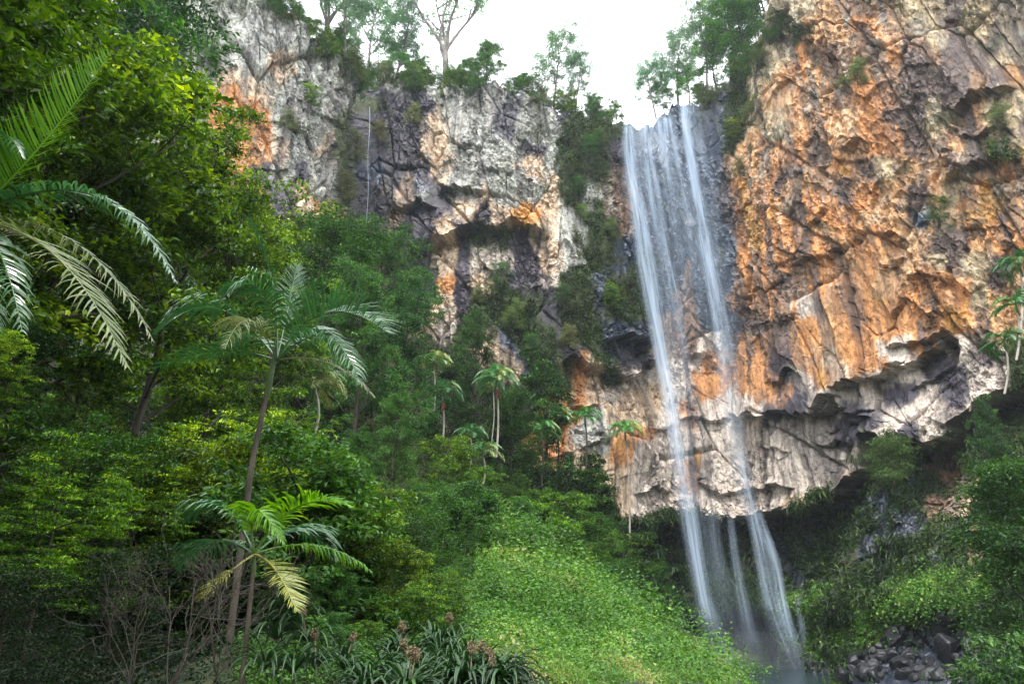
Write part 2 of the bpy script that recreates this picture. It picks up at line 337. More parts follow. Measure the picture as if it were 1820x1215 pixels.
Z = -9 + (ztop[None, :] + 9) * vz[:, None]
D, PX, PY, ed = macro(Z)
# second pass: rows closer together where the profile turns under, so undersides keep their detail
ex_ = np.abs(np.diff(D, axis=0)); ex_ = sum(np.roll(ex_, q, 1) for q in range(-4, 5)) / 9.; ex_ = sum(np.roll(ex_, q, 0) for q in range(-2, 3)) / 5.
cum = np.concatenate([np.zeros((1, NA)), np.cumsum(np.diff(Z, axis=0) + .8 * ex_, 0)], 0)
Zn = np.empty_like(Z)
for i in range(NA): Zn[:, i] = np.interp(vz * cum[-1, i], cum[:, i], Z[:, i])
Z = Zn; D, PX, PY, ed = macro(Z)
# angular rock at four sizes; the columns of the orange wall run upright, the upper right is slabby and tilted
ZD = Z - .9 * D * sstep(.5, 3, np.abs(np.gradient(D, axis=0) / np.maximum(np.gradient(Z, axis=0), .02)))
ZD = Z - .8 * D
qU = U + 0.12 * fbm(U / .7, ZD / .7, 71, 3); qZ = ZD + 0.12 * fbm(U / .7, ZD / .7, 73, 3)
cU = qU + qZ * 0.22; cZ = qZ
h1, e1 = blocks(cU / 4.2, cZ / 12.0, 81, .8)
h2_, e2 = blocks(cU / 1.9, cZ / 4.2, 91, .9)
h3, e3 = blocks(cU / 0.9, cZ / 1.5, 101, 1.0)
h4, e4 = blocks(cU / 0.45, cZ / 0.7, 103, 1.2)
pale = sstep(620, 720, PY) * sstep(1000, 1120, PX) * (ed < 0)
smo = sstep(-.05, .25, fbm(cU / 9, cZ / 16, 111, 4, .6) + .16 * sstep(430, 500, PY) * (PX > 1300)) * (1 - .3 * sstep(700, 600, PX))
rough = (1.15 - .3 * smo) * (1 - .35 * pale); fine_ = 1.25 - .95 * smo
h0, e0 = blocks(cU / 11 + .3, cZ / 22, 79, 1.0)
D += 1.3 * h0 + rough * (1.0 * h1 + (.62 * h2_ + 0.36 * h3 + .2 * h4) * fine_)
D -= rough * 0.8 * np.exp(-(e1 / .03) ** 2) * sstep(0, .3, fbm(U / 6, ZD / 6, 121, 2))
D -= .7 * np.exp(-(e0 / .03) ** 2)
D += 0.22 * fine_ * fbm(cU / 0.5, ZD / 0.9, 131, 3)
X3 = BX + nx[None] * D; Y3 = BY + ny[None] * D
dZ = 0 * Z
P3 = np.stack([X3, Y3, Z + dZ], -1)
FPX, FPY = project(P3)
W = class_w(FPX, FPY, U, Z)
colr = W @ RGB
rw = (sstep(1270, 1320, FPX) * sstep(660, 600, FPY))[..., None]; colr += W[..., 3:4] * rw * np.array([-.03, -.105, -.135]) + W[..., 0:1] * rw * np.array([.07, -.02, -.11]) + W[..., 4:5] * rw * np.array([.05, .025, .0])
# stains that run down the face
st = fbm(U / 0.9, Z / 16, 161, 4); st2 = fbm(U / 2.6, Z / 24, 171, 4); li = fbm(U / 1.8, Z / 2.4, 181, 5, .6)
dk = (sstep(.10, .40, st) * .45 + sstep(.16, .34, st2) * .6 + sstep(.25, .4, fbm(cU / 5, cZ / 9, 165, 6, .65)) * .55).clip(0, .85)[..., None]
dry = (1 - W[..., 5] - W[..., 6] - W[..., 4])[..., None].clip(0, 1)
colr = colr * (1 - dk * dry) + dk * dry * np.array([.085, .07, .07])
lt = (sstep(.15, .5, -st) * .30)[..., None] * dry; colr = colr * (1 - lt) + lt * np.array([.50, .45, .38])
lc = (sstep(.18, .4, li) * .35 * sstep(600, 300, FPY))[..., None] * dry; colr = colr * (1 - lc) + lc * np.array([.34, .36, .33])
mo = (sstep(.3, .5, fbm(U / 3, Z / 3, 191, 5, .6)) * .7)[..., None] * (1 - W[..., 1] - W[..., 2])[..., None].clip(0, 1); colr = colr * (1 - mo) + mo * np.array([.05, .06, .022])
ye = (sstep(.2, .45, fbm(U / 5, Z / 7, 195, 5, .6)))[..., None] * W[..., 2:3] * .6; colr = colr * (1 - ye) + ye * np.array([.52, .28, .06])
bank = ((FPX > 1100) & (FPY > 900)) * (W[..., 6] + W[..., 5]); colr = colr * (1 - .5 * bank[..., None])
colr *= (0.85 + 0.35 * (h3 + .5))[..., None] * (1 + 0.30 * fbm(U / 0.4, Z / 0.8, 197, 3) + .35 * fbm(U / 1.2, Z / 4, 198, 4))[..., None].clip(.35, 1.6)
wet = (W[..., 5] + .5 * W[..., 4]).clip(0, 1)
# plateau behind the rim
back = []
for j in range(1, NT + 1):
    d = j * 2.6
    zt = P3[-1, :, 2] + 0.28 * d + 0.9 * fbm(ug / 4, np.full(NA, d / 4), 201, 3)
    k = -d * 1.0
    back.append(np.stack([P3[-1, :, 0] + nx * k, P3[-1, :, 1] + ny * k, zt], -1))
ALL = np.concatenate([P3, np.array(back)], 0)
rows = ALL.shape[0]
Ca = np.concatenate([colr, np.broadcast_to(np.array([.05, .055, .025]), (NT, NA, 3))], 0)
Wa = np.concatenate([wet, np.zeros((NT, NA))], 0)
idx = np.arange(rows * NA).reshape(rows, NA)
Q = np.stack([idx[:-1, :-1], idx[:-1, 1:], idx[1:, 1:], idx[1:, :-1]], -1).reshape(-1, 4)
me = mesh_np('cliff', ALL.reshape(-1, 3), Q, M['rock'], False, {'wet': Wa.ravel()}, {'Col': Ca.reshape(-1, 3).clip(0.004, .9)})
link('cliff', me, kind='structure')
dU = P3[:, 2:, :] - P3[:, :-2, :]; dV = P3[2:] - P3[:-2]
CN = np.cross(dU[1:-1], dV[:, 1:-1]); CN /= np.linalg.norm(CN, axis=-1, keepdims=True) + 1e-9
CNf = np.zeros_like(P3); CNf[1:-1, 1:-1] = CN
if (CNf[300, 560, 1]) > 0: CNf = -CNf

# nearest cliff point under a photo pixel (used only to seat things on the rock)
_m = (FPX > -100) & (FPX < 1950) & (FPY > -80) & (FPY < 1300)
CI = np.nonzero(_m.ravel())[0]; CPX = FPX.ravel()[CI]; CPY = FPY.ravel()[CI]; CP3 = P3.reshape(-1, 3)[CI]; CNN = CNf.reshape(-1, 3)[CI]
def on_cliff(px, py, r=6):
    d = (CPX - px) ** 2 + (CPY - py) ** 2; k = np.nonzero(d < r * r)[0]
    k = k[np.argmin(CP3[k, 1])] if len(k) else int(np.argmin(d))
    return Vector(CP3[k]), Vector(CNN[k])

# ------------------------------------------------------------------ ground
def W3(px, py, Y): return tuple(at(px, py, Y))
CTRL = [(0, 0, -1.7), (-6, 1, -1.5), (6, 2, -2.4), (0, 8, -1.7), (12, 5, -4.5), (20, 20, -7), (-12, 4, .2), (-20, 8, 2.5), (-35, 10, 7), (-40, 30, 16), (-50, 45, 26),
  (10, 18, -4.2), (16, 30, -6.6), (24, 40, -7.2), (0, -20, -2), (-30, -20, 3), (30, -20, -6), (25, 30, -7.3), (40, 40, -7.0), (50, 30, -6), (60, 45, -4), (-60, 20, 15), (-80, 60, 45),
  W3(910, 1200, 15), W3(1000, 1200, 17), W3(1130, 1200, 22), W3(900, 1110, 24), W3(1000, 1100, 27), W3(890, 1010, 34), W3(870, 950, 44), W3(960, 960, 46), (4, 54, 4.0), (8, 60, 1.5),
  W3(1060, 1040, 45), W3(1135, 1098, 42), W3(1215, 1155, 38), W3(1270, 1205, 34), W3(1320, 1240, 30),
  (15, 52, -4.5), (17, 44, -5.5), (20, 60, -6.5), (18, 36, -6.6), (12, 62, -3),
  (0, 70, 6), (2, 85, 12), (8, 94, 8.5), (19, 98, 1), (26, 99, -7.5), (-6, 95, 15), (-8, 105, 20), (24, 108, -7), (10, 108, 7),
  (20, 80, -7.2), (28, 75, -7.6), (32, 90, -7.6), (34, 100, -7.4), (45, 85, -7.4), (36, 60, -7.4),
  W3(600, 1140, 16), W3(700, 1120, 18), W3(600, 1070, 28), W3(700, 1010, 38), W3(780, 980, 40), W3(600, 900, 50), W3(780, 860, 70), W3(700, 760, 82), W3(600, 640, 84), W3(500, 560, 78), W3(850, 860, 85),
  W3(300, 760, 48), W3(150, 980, 22), W3(0, 1150, 12), W3(300, 1150, 13), W3(450, 1190, 11), W3(0, 820, 34), W3(300, 520, 68), W3(150, 600, 60), W3(640, 560, 100), W3(760, 720, 100), W3(450, 1000, 30)]
CT = np.array(CTRL); _d = np.hypot(CT[:, None, 0] - CT[None, :, 0], CT[:, None, 1] - CT[None, :, 1])
_A = np.zeros((len(CT) + 3,) * 2); _A[:-3, :-3] = np.sqrt(_d ** 2 + 1.5) + np.eye(len(CT)) * -0.6
_A[:-3, -3] = 1; _A[-3, :-3] = 1; _A[:-3, -2:] = CT[:, :2]; _A[-2:, :-3] = CT[:, :2].T
_w = np.linalg.solve(_A, np.concatenate([CT[:, 2], [0, 0, 0]]))
def Gz(x, y):
    x = np.atleast_1d(np.asarray(x, float)); y = np.atleast_1d(np.asarray(y, float)); sh = x.shape; x = x.ravel(); y = y.ravel()
    o = np.full(x.shape, _w[-3]) + _w[-2] * x + _w[-1] * y
    for i in range(len(CT)): o += _w[i] * np.sqrt((x - CT[i, 0]) ** 2 + (y - CT[i, 1]) ** 2 + 1.5)
    return o.reshape(sh)
gx, gy = np.meshgrid(np.concatenate([np.arange(-90, -30, 1.5), np.arange(-30, 30, .45), np.arange(30, 90, 1.5)]), np.concatenate([np.arange(-25, 0, 1.5), np.arange(0, 60, .45), np.arange(60, 125, 1.1)]))
gz = Gz(gx, gy) + 0.55 * fbm(gx / 3, gy / 3, 501, 4) + 0.10 * fbm(gx / .8, gy / .8, 503, 3)
m, t, o = new_mat('soil')
g = N(t, 'ShaderNodeNewGeometry'); nzz = N(t, 'ShaderNodeTexNoise', Scale=1.3, Detail=8.0); t.links.new(g.outputs['Position'], nzz.inputs['Vector'])
rr = ramp(t, [(0.35, (0.018, 0.026, 0.010)), (0.55, (0.035, 0.05, 0.018)), (0.75, (0.07, 0.055, 0.03))]); t.links.new(nzz.outputs['Fac'], rr.inputs[0])
p = N(t, 'ShaderNodeBsdfPrincipled', Roughness=0.95); t.links.new(rr.outputs[0], p.inputs['Base Color']); t.links.new(p.outputs[0], o.inputs[0]); M['soil'] = m
ii = np.arange(gx.size).reshape(gx.shape)
GQ = np.stack([ii[:-1, :-1], ii[:-1, 1:], ii[1:, 1:], ii[1:, :-1]], -1).reshape(-1, 4)
link('ground', mesh_np('ground', np.stack([gx, gy, gz], -1), GQ, M['soil'], True), kind='structure')
hx, hy = np.meshgrid(np.arange(-140, 141, 7.), np.arange(-150, -9, 5.))  # unseen hillside behind the camera, added to block low sky light
hz = -2 + np.clip(-12 - hy, 0, 90) * .9 + np.clip(np.abs(hx) - 40, 0, 60) * .5 + 4 * fbm(hx / 20, hy / 20, 700, 4)
ii = np.arange(hx.size).reshape(hx.shape)
link('light_blocking_hills', mesh_np('light_blocking_hills', np.stack([hx, hy, hz], -1), np.stack([ii[:-1, :-1], ii[:-1, 1:], ii[1:, 1:], ii[1:, :-1]], -1).reshape(-1, 4), M['soil'], True), kind='structure')
# far land beyond the rims, one sheet to the horizon
link('terrain', mesh_np('terrain', [(-1500, -1500, -12), (1500, -1500, -12), (1500, 1500, -12), (-1500, 1500, -12)], [(0, 1, 2, 3)], M['soil']), kind='structure')

# pool
m, t, o = new_mat('pool_water')
g = N(t, 'ShaderNodeNewGeometry'); nzz = N(t, 'ShaderNodeTexNoise', Scale=1.2, Detail=6.0); t.links.new(g.outputs['Position'], nzz.inputs['Vector'])
p = N(t, 'ShaderNodeBsdfPrincipled', Roughness=0.12); p.inputs['Base Color'].default_value = (0.02, 0.035, 0.05, 1)
b = N(t, 'ShaderNodeBump', Strength=0.5, Distance=0.2); t.links.new(nzz.outputs['Fac'], b.inputs['Height']); t.links.new(b.outputs[0], p.inputs['Normal']); t.links.new(p.outputs[0], o.inputs[0])
wx, wy = np.meshgrid(np.linspace(8, 62, 60), np.linspace(45, 118, 80)); wz = -6.0 + 0.04 * fbm(wx, wy, 9, 3)
ii = np.arange(wx.size).reshape(wx.shape)
link('water', mesh_np('water', np.stack([wx, wy, wz], -1), np.stack([ii[:-1, :-1], ii[:-1, 1:], ii[1:, 1:], ii[1:, :-1]], -1).reshape(-1, 4), m, True), kind='structure')

# ------------------------------------------------------------------ foliage builders
def unit(v): return v / (np.linalg.norm(v, axis=-1, keepdims=True) + 1e-9)
def leaves(C, A, Nn, L, Wd, fold=0.25, tone=None):
    """C centres, A axis, Nn normal -> folded rhombus leaves (4 verts, two triangles' worth of one quad each)"""
    A = unit(A); B = unit(np.cross(Nn, A)); Nn = np.cross(A, B); L = L[:, None]; Wd = Wd[:, None]
    v0 = C - A * L * .5; v2 = C + A * L * .5 - Nn * L * .12
    v1 = C + B * Wd * .5 + Nn * Wd * fold - A * L * .05; v3 = C - B * Wd * .5 + Nn * Wd * fold - A * L * .05
    V = np.stack([v0, v1, v2, v3], 1).reshape(-1, 3); n = len(C)
    Fq = np.arange(n * 4).reshape(n, 4)
    T = np.repeat(tone, 4) if tone is not None else np.full(n * 4, .5)
    return V, Fq, T
def tube(pts, rad, k=5):
    pts = np.asarray(pts, float); rad = np.asarray(rad, float); n = len(pts)
    tg = unit(np.gradient(pts, axis=0)); up = np.array([0.31, 0.17, 0.93]); a = unit(np.cross(tg, up)); b = np.cross(tg, a)
    th = np.arange(k) * 2 * math.pi / k
    V = pts[:, None] + rad[:, None, None] * (np.cos(th)[None, :, None] * a[:, None] + np.sin(th)[None, :, None] * b[:, None])
    i = np.arange(n * k).reshape(n, k); j = np.roll(i, -1, 1)
    return V.reshape(-1, 3), np.stack([i[:-1], j[:-1], j[1:], i[1:]], -1).reshape(-1, 4)
class Acc:
    def __init__(s): s.V = []; s.F = []; s.T = []; s.n = 0
    def add(s, V, Fq, T=None):
        s.V.append(V); s.F.append(np.asarray(Fq) + s.n); s.n += len(V); s.T.append(T if T is not None else np.full(len(V), .5))
    def mesh(s, name, mat, smooth=False):
        return mesh_np(name, np.concatenate(s.V), np.concatenate(s.F), mat, smooth, {'tone': np.concatenate(s.T)})
def branch(rng, p0, d, L, n=5, wob=.18, lift=.1):
    pts = [np.array(p0, float)]; d = np.array(d, float) / np.linalg.norm(d)
    for i in range(n):
        d = d + rng.normal(0, wob, 3) + np.array([0, 0, lift]); d /= np.linalg.norm(d); pts.append(pts[-1] + d * L / n)
    return np.array(pts)
PROTO = {}
def gen_tree(key, seed, H=10., r0=.16, lo=.35, cr=3.4, nl=16, nsub=5, ntw=3, rc=.55, nleaf=34, ll=.16, lw=.07, flat=.55, mat='leaf_bright', bark='bark',
             top=1.0, elev=.5, hang=0.2, forks=0, conical=0., name='crown'):
    rng = np.random.RandomState(seed); wd = Acc(); lf = Acc()
    trunks = []
    if forks:
        base = branch(rng, (0, 0, -1), (0, 0, 1), H * .28 + 1, 4, .05, .1); wd.add(*tube(base, np.linspace(r0, r0 * .8, 5), 7))
        for f in range(forks):
            az = f * 2.4 + rng.uniform(0, .6); b = branch(rng, base[-1] - (0, 0, rng.uniform(0, H * .08)), (math.cos(az) * .35, math.sin(az) * .35, 1), H * rng.uniform(.55, .72), 8, .09, .04)
            trunks.append(b); wd.add(*tube(b, np.linspace(r0 * .55, r0 * .12, 9), 5))
    else:
        b = branch(rng, (0, 0, -1), (0, 0, 1), H * .96 + 1, 9, .05, .12); trunks.append(b); wd.add(*tube(b, np.linspace(r0, r0 * .15, 10), 7))
    cents = []; outs = []
    for i in range(nl):
        b = trunks[i % len(trunks)]; f = (i + .5) / nl; fr = lo + (1 - lo) * f if not forks else .35 + .65 * f
        q = fr * (len(b) - 1); k = min(int(q), len(b) - 2); p0 = b[k] + (b[k + 1] - b[k]) * (q - k)
        prof = math.sqrt(max(0.05, 1 - ((f - .38) / .72) ** 2)) if not conical else (1 - f) ** conical + .12
        az = i * 2.399 + rng.uniform(-.4, .4); el = elev + f * .5 * (1 if not conical else .1) + rng.uniform(-.15, .15)
        L = cr * prof * rng.uniform(.62, 1.18)
        lb = branch(rng, p0, (math.cos(az) * math.cos(el), math.sin(az) * math.cos(el), math.sin(el)), L, 5, .14, .05)
        wd.add(*tube(lb, np.linspace(r0 * .36, r0 * .07, 6), 4))
        for s in range(nsub):
            g = .3 + .7 * (s + rng.uniform(.2, .9)) / nsub; q = min(g, .999) * 5; k = int(q); s0 = lb[k] + (lb[k + 1] - lb[k]) * (q - k)
            dd = unit(lb[k + 1] - lb[k]) + rng.normal(0, .65, 3); dd[2] = dd[2] * .6 + .15
            sb = branch(rng, s0, dd, L * rng.uniform(.25, .42) + .2, 3, .2, .06); wd.add(*tube(sb, np.linspace(r0 * .10, r0 * .025, 4), 3))
            cents.append(sb[-1]); outs.append(dd)
            for w_ in range(ntw):
                q = rng.uniform(.2, 1) * 2.99; k = int(q); t0 = sb[k] + (sb[k + 1] - sb[k]) * (q - k)
                t1 = t0 + unit(rng.normal(0, 1, 3) * (1, 1, .6) + dd * .6) * rng.uniform(.35, .9) * rc * 1.5
                cents.append(t1); outs.append(dd)
                if w_ % 2 == 0: wd.add(*tube(np.array([t0, (t0 + t1) / 2, t1]), [r0 * .03] * 3, 3))
    Cn = np.array(cents); On = unit(np.array(outs)); m_ = len(Cn)
    n = rng.poisson(nleaf, m_); I = np.repeat(np.arange(m_), n); K = len(I)
    off = rng.normal(0, 1, (K, 3)); off = unit(off) * (rng.uniform(0, 1, K) ** .45)[:, None] * rc * rng.uniform(.7, 1.3, m_)[I][:, None] * np.array([1, 1, flat])
    P = Cn[I] + off
    A = unit(off * (1, 1, .5) + On[I] * rc * .4 + rng.normal(0, .25, (K, 3))) - np.array([0, 0, hang]); Nn = rng.normal(0, .42, (K, 3)) + np.array([0, 0, 1]) + off * .3
    tone = np.clip(.42 + rng.normal(0, .13, m_)[I] + rng.normal(0, .13, K), 0, 1)
    sc = rng.uniform(.6, 1.3, K)
    lf.add(*leaves(P, A, Nn, ll * sc, lw * sc, .2, tone))
    PROTO[key] = (wd.mesh('trunk', M[bark], True), lf.mesh('crown', M[mat]), float(max(P[:, 2].max(), .5)))
gen_tree('broad1', 1, nl=22, nsub=6, ntw=3, nleaf=46, ll=.17, lw=.08, cr=3.8, rc=.42, flat=.35)
gen_tree('broad2', 2, nl=22, nsub=6, ntw=4, nleaf=40, ll=.16, lw=.075, cr=4.0, lo=.28, flat=.3, rc=.42)
gen_tree('layer', 3, H=6, nl=16, nsub=6, ntw=3, nleaf=34, ll=.15, lw=.065, cr=3.0, lo=.3, flat=.14, elev=.12, rc=.46, r0=.10)
gen_tree('dark1', 4, nl=24, nsub=6, ntw=3, nleaf=42, ll=.16, lw=.075, cr=3.3, lo=.2, flat=.35, mat='leaf_dark', rc=.46)
gen_tree('dark2', 5, nl=22, nsub=5, ntw=3, nleaf=50, ll=.16, lw=.075, cr=2.6, lo=.15, mat='leaf_dark', rc=.65, conical=.6)
gen_tree('blue1', 6, nl=20, nsub=6, ntw=3, nleaf=44, ll=.16, lw=.075, cr=3.5, lo=.25, flat=.4, mat='leaf_blue', rc=.46)
gen_tree('euc1', 7, H=12, nl=18, nsub=5, ntw=4, nleaf=28, ll=.26, lw=.075, cr=4.4, lo=.35, mat='leaf_euc', rc=.6, hang=.8, bark='bark_euc', r0=.2, flat=.5)
gen_tree('euc2', 8, H=16, nl=34, nsub=4, ntw=3, nleaf=18, ll=.26, lw=.07, cr=3.4, forks=5, mat='leaf_euc', rc=.6, hang=.8, bark='bark_euc', r0=.3, flat=.4)
gen_tree('bush1', 9, H=3, nl=18, nsub=5, ntw=4, nleaf=32, ll=.11, lw=.05, cr=1.6, lo=.08, rc=.27, flat=.4, r0=.06)
gen_tree('bush2', 10, H=3.4, nl=18, nsub=5, ntw=3, nleaf=36, ll=.085, lw=.04, cr=1.7, lo=.05, rc=.36, r0=.05, mat='leaf_dark')
gen_tree('bush3', 12, H=2.6, nl=16, nsub=5, ntw=3, nleaf=34, ll=.10, lw=.05, cr=1.6, lo=.05, rc=.28, r0=.05, mat='leaf_blue', flat=.35)
gen_tree('olive', 13, H=3, nl=18, nsub=4, ntw=3, nleaf=22, ll=.26, lw=.035, cr=1.5, lo=.02, rc=.42, r0=.05, mat='leaf_olive', hang=1.0)
gen_tree('column', 14, H=9, nl=30, nsub=3, ntw=3, nleaf=26, ll=.22, lw=.10, cr=1.25, lo=.02, mat='leaf_dark', rc=.42, conical=.35)

def plant(kind, base, H, rot=None, label='', cat='tree', group=None, name='rainforest_tree', tint=(1, 1, 1), wide=1.0, lean=(0, 0)):
    tm, cm, ph = PROTO[kind]; s = H / ph
    r = link(name, None, label=label, cat=cat, group=group); r.location = base
    r.rotation_euler = (lean[0], lean[1], random.uniform(0, 6.28) if rot is None else rot); r.scale = (s * wide, s * wide, s)
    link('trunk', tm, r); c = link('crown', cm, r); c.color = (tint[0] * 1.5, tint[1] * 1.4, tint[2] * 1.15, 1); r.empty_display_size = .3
    return r
def tree_to(kind, px, py, Y, base_z=None, **kw):
    """tree whose top is seen at (px,py), standing on the ground at forward distance Y"""
    tp = at(px, py, Y); bz = float(Gz(tp.x, tp.y)[0]) if base_z is None else base_z
    return plant(kind, (tp.x, tp.y, bz), max(tp.z - bz, .6), **kw)
def tree_on(kind, px, pyb, pyt, dY=3.0, **kw):
    """tree on the cliff top: foot behind the rim at (px,pyb), top at (px,pyt)"""
    q, _ = on_cliff(px, pyb + 6, 14); Y = q.y + dY; b = at(px, pyb, Y); tp = at(px, pyt, Y)
    return plant(kind, (b.x, b.y, b.z - .6), tp.z - b.z + .6, **kw)

def on_ground(px, py, Ys):
    """points of the ground seen under pixels, by marching"""
    u = (px - 910) / F; v = (607.5 - py) / F; dy = CP - v * SP; dx = u / dy; dz = (SP + v * CP) / dy
    hit = np.full(px.shape, np.nan); prev = None
    for Yv in Ys:
        h = dz * Yv - Gz(dx * Yv, np.full(px.shape, Yv)); m_ = np.isnan(hit) & (h < 0); hit[m_] = Yv
    return dx, hit
# ---- forest on the left
T_ = tree_to
T_('broad1', 130, -90, 17, label='tall bright green leafy tree filling the upper left corner', tint=(1.15, 1.1, .8), wide=1.25)
T_('broad2', -60, -120, 13, label='dark leafy tree at the left edge above the lime palm frond', tint=(.6, .75, .7))
T_('broad2', 215, 60, 20, label='bright green tree left of the dark tree on the buttress', tint=(1.2, 1.15, .8), wide=1.1)
T_('broad1', 345, 205, 25, label='bright green tree with dark forked trunk before the orange buttress', tint=(1.1, 1.1, .8), wide=.9)
T_('broad1', 260, 300, 22, label='olive green leafy tree behind the long arching palm frond', tint=(.8, .9, .7), wide=.9)
T_('dark1', 300, -90, 38, label='dark blue green tree against the grey top of the left buttress', tint=(.8, 1., 1.), wide=.8)
T_('broad2', 430, 330, 30, label='bright green tree just left of the upright palm spear', tint=(1.1, 1.1, .75), wide=.9)
T_('broad1', 520, 460, 42, label='light green tree behind the right hand palm frond', tint=(1.0, 1.05, .7), wide=.9)
T_('bush1', 505, 372, 66, label='small yellow green tree at the foot of the orange buttress', tint=(1.6, 1.4, .9), name='small_tree', wide=1.1)
T_('dark2', 590, 372, 60, label='dark green pointed tree at the foot of the gully', tint=(.9, 1., 1.1), wide=1.1)
T_('blue1', 690, 405, 74, label='green tree touching the foot of the hanging rope', tint=(.85, .85, .8), wide=.9)
T_('dark1', 640, 430, 68, label='deep green round tree between the gully and the hanging rope', tint=(1.1, 1.2, 1.1), wide=.9)
T_('blue1', 650, 478, 54, label='blue green bushy tree above the long palm frond', tint=(1.1, 1.1, 1.), wide=.8)
T_('blue1', 728, 505, 62, label='blue green layered tree left of the pale rock foot', tint=(.7, .85, .9), wide=.8)
T_('dark1', 850, 545, 86, label='tall dark tree with pale trunk at the centre cliff foot', tint=(1., 1.05, 1.), wide=.7)
T_('dark2', 905, 690, 88, label='dark tree directly right of the palm with red fruit', tint=(.9, 1., .9), wide=1.2)
T_('dark1', 800, 640, 84, label='dark tree behind the two palms left of the pale trunk', tint=(.8, .95, .9), wide=.8)
T_('blue1', 710, 690, 44, label='grey green round tree in the middle of the slope', tint=(1., 1.05, .85), wide=.8)
T_('bush1', 800, 770, 56, label='bright green round tree left of the palm with red fruit', tint=(1.2, 1.2, .8), name='small_tree', wide=1.1)
T_('bush1', 850, 830, 54, label='bright green shrub tree above the top of the grassy mound', tint=(1., 1.15, .8), name='small_tree')
T_('blue1', 640, 760, 36, label='dense green tree right of the mid palm trunk', tint=(.8, .9, .7), wide=.8)
T_('dark1', 600, 620, 60, label='dark spreading tree below the right hand palm frond', tint=(1., 1., .9), wide=.9)
T_('broad2', 560, 735, 24, label='yellow green leafy tree close behind the mid palm trunk', tint=(1.1, 1.1, .8), wide=.8)
T_('layer', 380, 725, 15.5, label='bright tiered small tree just left of the mid palm trunk', tint=(2.2, 1.9, .9), name='small_tree')
T_('layer', 130, 785, 11, label='bright drooping tiered tree at the left edge below the fronds', tint=(1.7, 1.8, 1.1), name='small_tree', wide=1.0)
T_('layer', 250, 820, 13, label='tiered leafy tree between the other two tiered trees', tint=(1.6, 1.6, .8), name='small_tree')
T_('broad1', 180, 650, 20, label='brownish green tree under the pale drooping palm fronds', tint=(.8, .75, .6), wide=.8)
T_('dark1', 40, 560, 17, label='very dark tree at the left edge behind the drooping fronds', tint=(.7, .8, .7))
T_('dark1', 400, 620, 34, label='dark tree behind the mid palm crown', tint=(.8, .9, .8), wide=.9)
T_('broad2', 330, 680, 30, label='mottled green tree low behind the tiered trees', tint=(.9, 1., .8), wide=.8)
T_('dark1', 830, 905, 34, label='small dark tree with thin forked trunk on the mound edge', tint=(1.2, 1.3, 1.), name='small_tree', wide=.9)
T_('bush1', 705, 965, 17, label='yellow flecked shrub above the strap leaved lilies', tint=(1.5, 1.3, .8), cat='shrub', name='shrub')
T_('bush1', 790, 1010, 18, label='dark leafy shrub at the left border of the grassy mound', tint=(.9, 1., .8), cat='shrub', name='shrub')
T_('bush2', 700, 900, 28, label='dark rounded shrub behind the yellow flecked shrub', tint=(1., 1.1, 1.), cat='shrub', name='shrub', wide=1.2)
T_('bush3', 600, 1000, 15, label='pale green shrub right of the yellow drooping frond', tint=(1.3, 1.3, 1.), cat='shrub', name='shrub')
T_('bush3', 560, 1090, 11.5, label='small leaved pale shrub at the bottom beside the lilies', tint=(1.3, 1.3, 1.), cat='shrub', name='shrub')
T_('bush2', 230, 960, 10, label='very dark bush low in the left corner behind dead twigs', tint=(.25, .32, .25), cat='shrub', name='shrub', wide=1.4)  # tint lowered to paint the corner's deep shade into the leaves
T_('bush2', 60, 990, 8, label='very dark bush in the bottom left corner', tint=(.25, .32, .25), cat='shrub', name='shrub', wide=1.4)  # same lowered tint, shade of the corner painted into the leaf colour
T_('bush1', 10, 590, 6, base_z=at(10, 700, 6).z, label='sprig of light leaves at the left edge below the palm', tint=(1.6, 1.5, .9), cat='shrub', name='shrub', wide=1.2)
for x_, y_, H_, lb in [(-9, 4.5, 13, 'dark leafy tree added just beyond the left edge to cast shade'), (-6.5, -2.5, 12, 'leafy tree added out of view to shade the dark lower left corner'), (-12.5, 9, 14, 'tall leafy tree added for shade left of the palm with long arching fronds'), (-3.5, -6, 13, 'leafy tree added for shade behind the viewpoint on the left')]:  # trees added beyond the frame to throw shade on the lower left
    plant('broad2', (x_, y_, float(Gz(x_, y_)[0]) - .2), H_, label=lb, tint=(.5, .6, .45), wide=1.1)
